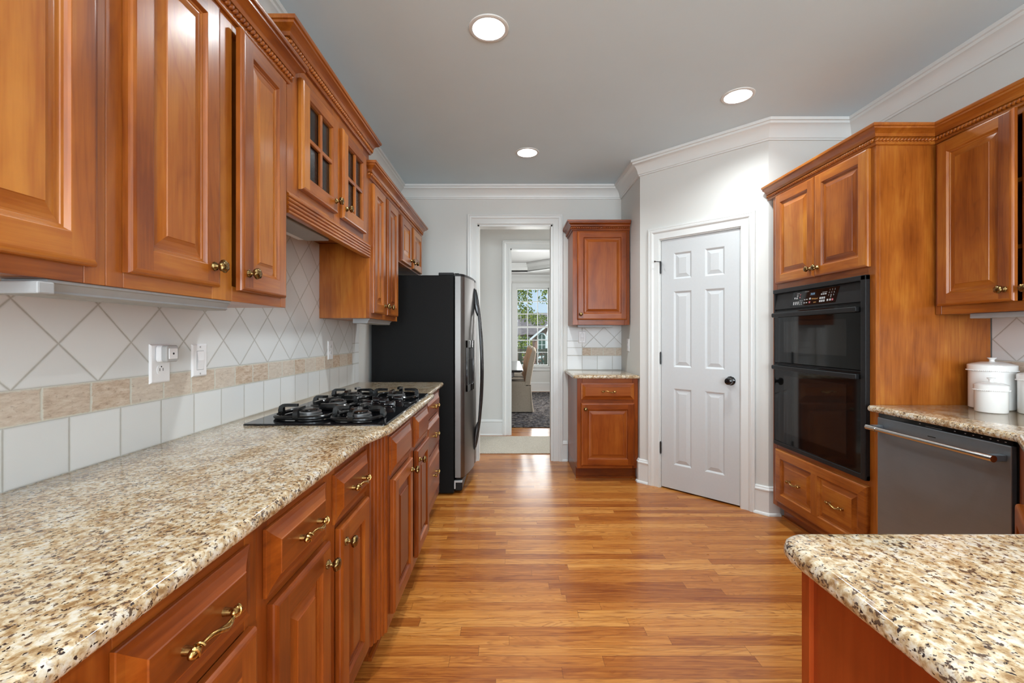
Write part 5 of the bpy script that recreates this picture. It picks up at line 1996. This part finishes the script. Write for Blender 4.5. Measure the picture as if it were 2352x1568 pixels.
plate('outlet', 'white outlet with a night light plugged into it', (-1.0998, 1.374, 1.168), R90, 0.080, 0.122, 'duplex', 'outlet')
plate('light_switch', 'white rocker switch on the long backsplash', (-1.0998, 1.548, 1.168), R90, 0.074, 0.114, 'rocker', 'switch')
plate('outlet', 'white outlet on the tiles near the fridge', (-1.0998, 2.682, 1.166), R90, 0.072, 0.114, 'duplex', 'outlet')
plate('light_switch', 'white rocker switch on the far niche tiles', (0.727, YB - 0.0102, 1.238), 0, 0.074, 0.118, 'rocker', 'switch')
plate('outlet', 'white outlet on the grey side wall of the niche', (1.1198, 4.12, 1.165), RM, 0.074, 0.118, 'duplex', 'outlet')

nl = thing('night_light', 'small square grey and white night light in the upper socket', 'night light', (-1.0926, 1.374, 1.199), R90)
b = MB()
p = round_poly([(-0.026, -0.026, 0.010), (0.026, -0.026, 0.010), (0.026, 0.026, 0.010), (-0.026, 0.026, 0.010)])
b.X = Matrix.Rotation(PI / 2, 4, 'X')
b.slab(p, 0.0, 0.018, [(0.004, 0.0005), (0.0, 0.004), (0.0, 0.015), (0.003, 0.018)])
obj('housing', b, 'whiteplastic', nl, smooth=40)
b = MB()
b.X = Matrix.Rotation(PI / 2, 4, 'X')
b.slab(p, 0.018, 0.036, [(0.003, 0.0182), (0.0, 0.021), (0.0, 0.033), (0.003, 0.036)])
obj('bezel', b, 'greyplastic', nl, smooth=40)
b = MB()
b.X = Matrix.Rotation(PI / 2, 4, 'X')
b.slab(round_poly([(-0.017, -0.017, 0.003), (0.017, -0.017, 0.003), (0.017, 0.017, 0.003), (-0.017, 0.017, 0.003)]), 0.0362, 0.0385, [(0.0, 0.0362), (0.0, 0.0375), (0.001, 0.0385)])
fc = obj('face', b, 'whiteplastic', nl, smooth=40)
b = MB()
b.X = Matrix.Rotation(PI / 2, 4, 'X')
b.lathe([(0.0035, 0.0386), (0.0030, 0.0392), (0.0, 0.0392)], 16)
obj('sensor', b, 'darkvoid', fc)


# ------------------------------------------------------------------ canisters
def canister(label, x, y, r, h):
    t = thing('canister', label, 'canister', (x, y, 0.914), 0, 'white ceramic canisters')
    b = MB()
    b.lathe([(0.0, 0.0005), (r * 0.96, 0.0005), (r, 0.004), (r, h), (r * 0.94, h), (r * 0.94, 0.008), (0.0, 0.008)], 48)
    obj('jar', b, 'ceramic', t, smooth=40)
    b = MB()
    R = r * 1.05
    lh = 0.020 + r * 0.10
    b.lathe([(r * 0.9, h + 0.0006), (R, h + 0.0006), (R + 0.0015, h + 0.002), (R + 0.0015, h + 0.005), (R, h + 0.006), (R, h + lh), (R - 0.002, h + lh + 0.002), (R * 0.8, h + lh + 0.005 + r * 0.03),
             (R * 0.45, h + lh + 0.008 + r * 0.09), (0.0, h + lh + 0.009 + r * 0.10)], 48)
    n = int(2 * PI * R / 0.006)
    for k in range(n):
        th = 2 * PI * k / n
        b.ball(((R + 0.0012) * math.cos(th), (R + 0.0012) * math.sin(th), h + 0.0035), 0.0026, 5, 4)
    ld = obj('lid', b, 'ceramic', t, smooth=40)
    z = h + lh + 0.008 + r * 0.10
    b = MB()
    kr = 0.009 + r * 0.06
    b.lathe([(kr * 0.8, z - 0.002), (kr * 0.62, z + 0.006), (kr * 0.7, z + 0.010), (kr * 1.15, z + 0.016), (kr * 1.2, z + 0.018), (kr * 1.0, z + 0.0195), (0.0, z + 0.0195)], 24)
    obj('lid_knob', b, 'ceramic', ld, smooth=40)


canister('tallest white ceramic canister, at the back against the oven cabinet', 2.268, 2.057, 0.079, 0.175)
canister('smallest white ceramic canister, standing in front', 2.158, 1.960, 0.0535, 0.095)
canister('medium white ceramic canister cut off by the right edge', 2.305, 1.900, 0.066, 0.143)

# dishes behind the seeded glass and in the ajar cabinet
o = obj('platter', MB().lathe([(0.0, 0.0), (0.06, 0.0), (0.09, 0.012), (0.112, 0.02), (0.114, 0.022), (0.09, 0.016), (0.06, 0.004), (0.0, 0.004)], 40), 'ceramic',
        loc=(-0.958, 1.87, 1.8025), smooth=40)
tag(o, 'white platter behind the left seeded glass door', 'platter')
for k in range(4):
    o = obj('bowl', MB().lathe([(0.0, 0.0), (0.035, 0.0), (0.04, 0.006), (0.07, 0.035), (0.085, 0.06), (0.082, 0.06), (0.066, 0.036), (0.036, 0.009), (0.0, 0.007)], 32), 'ceramic',
            loc=(-0.95, 2.29, 1.8025 + 0.018 * k), smooth=40)
    tag(o, ['lowest bowl of the white stack behind the right seeded glass door', 'second bowl up in the white stack behind the seeded glass',
            'third bowl up in the white stack behind the seeded glass', 'topmost bowl of the white stack behind the seeded glass'][k], 'bowl', 'stacked white bowls')
o = obj('bowl', MB().lathe([(0.0, 0.0), (0.04, 0.0), (0.07, 0.03), (0.09, 0.06), (0.086, 0.06), (0.066, 0.032), (0.0, 0.006)], 32), 'ceramic', loc=(2.26, 1.80, 1.9185), smooth=40)
tag(o, 'white bowl on the shelf behind the ajar cabinet door', 'bowl')

# ------------------------------------------------------------------ recessed cans
for i, (cx, cy) in enumerate(cans):
    lbl = ['recessed ceiling light nearest the top edge, over the cooktop aisle', 'recessed ceiling light over the oven side of the aisle',
           'recessed ceiling light farthest back, before the doorway'][i] if i < 3 else 'recessed ceiling light behind the viewpoint'
    t = thing('recessed_light', lbl, 'ceiling light', (cx, cy, CEIL), 0, 'recessed ceiling lights')
    b = MB()
    b.lathe([(0.076, -0.0005), (0.078, -0.005), (0.088, -0.007), (0.096, -0.004), (0.097, 0.0), (0.084, 0.0), (0.083, 0.0)], 48, cap=False)
    obj('trim_ring', b, 'trim', t, smooth=40)
    b = MB()
    b.lathe([(0.077, 0.0), (0.074, 0.012), (0.061, 0.042)], 48, cap=False)
    obj('baffle', b, 'baffle', t, smooth=40)
    b = MB()
    b.lathe([(0.060, 0.041), (0.050, 0.038), (0.0, 0.036)], 32, cap=False)
    obj('lens', b, 'lens', t, smooth=40)
    b = MB()
    b.lathe([(0.083, 0.001), (0.083, 0.11), (0.0, 0.11)], 32, cap=False)
    obj('housing', b, 'baffle', t)
    lamp('can_lamp', 'AREA', (cx, cy, CEIL + 0.030), (0, 0, 0), CAN_W, CAN_COL, shape='DISK', size=0.112, spread=math.radians(140))
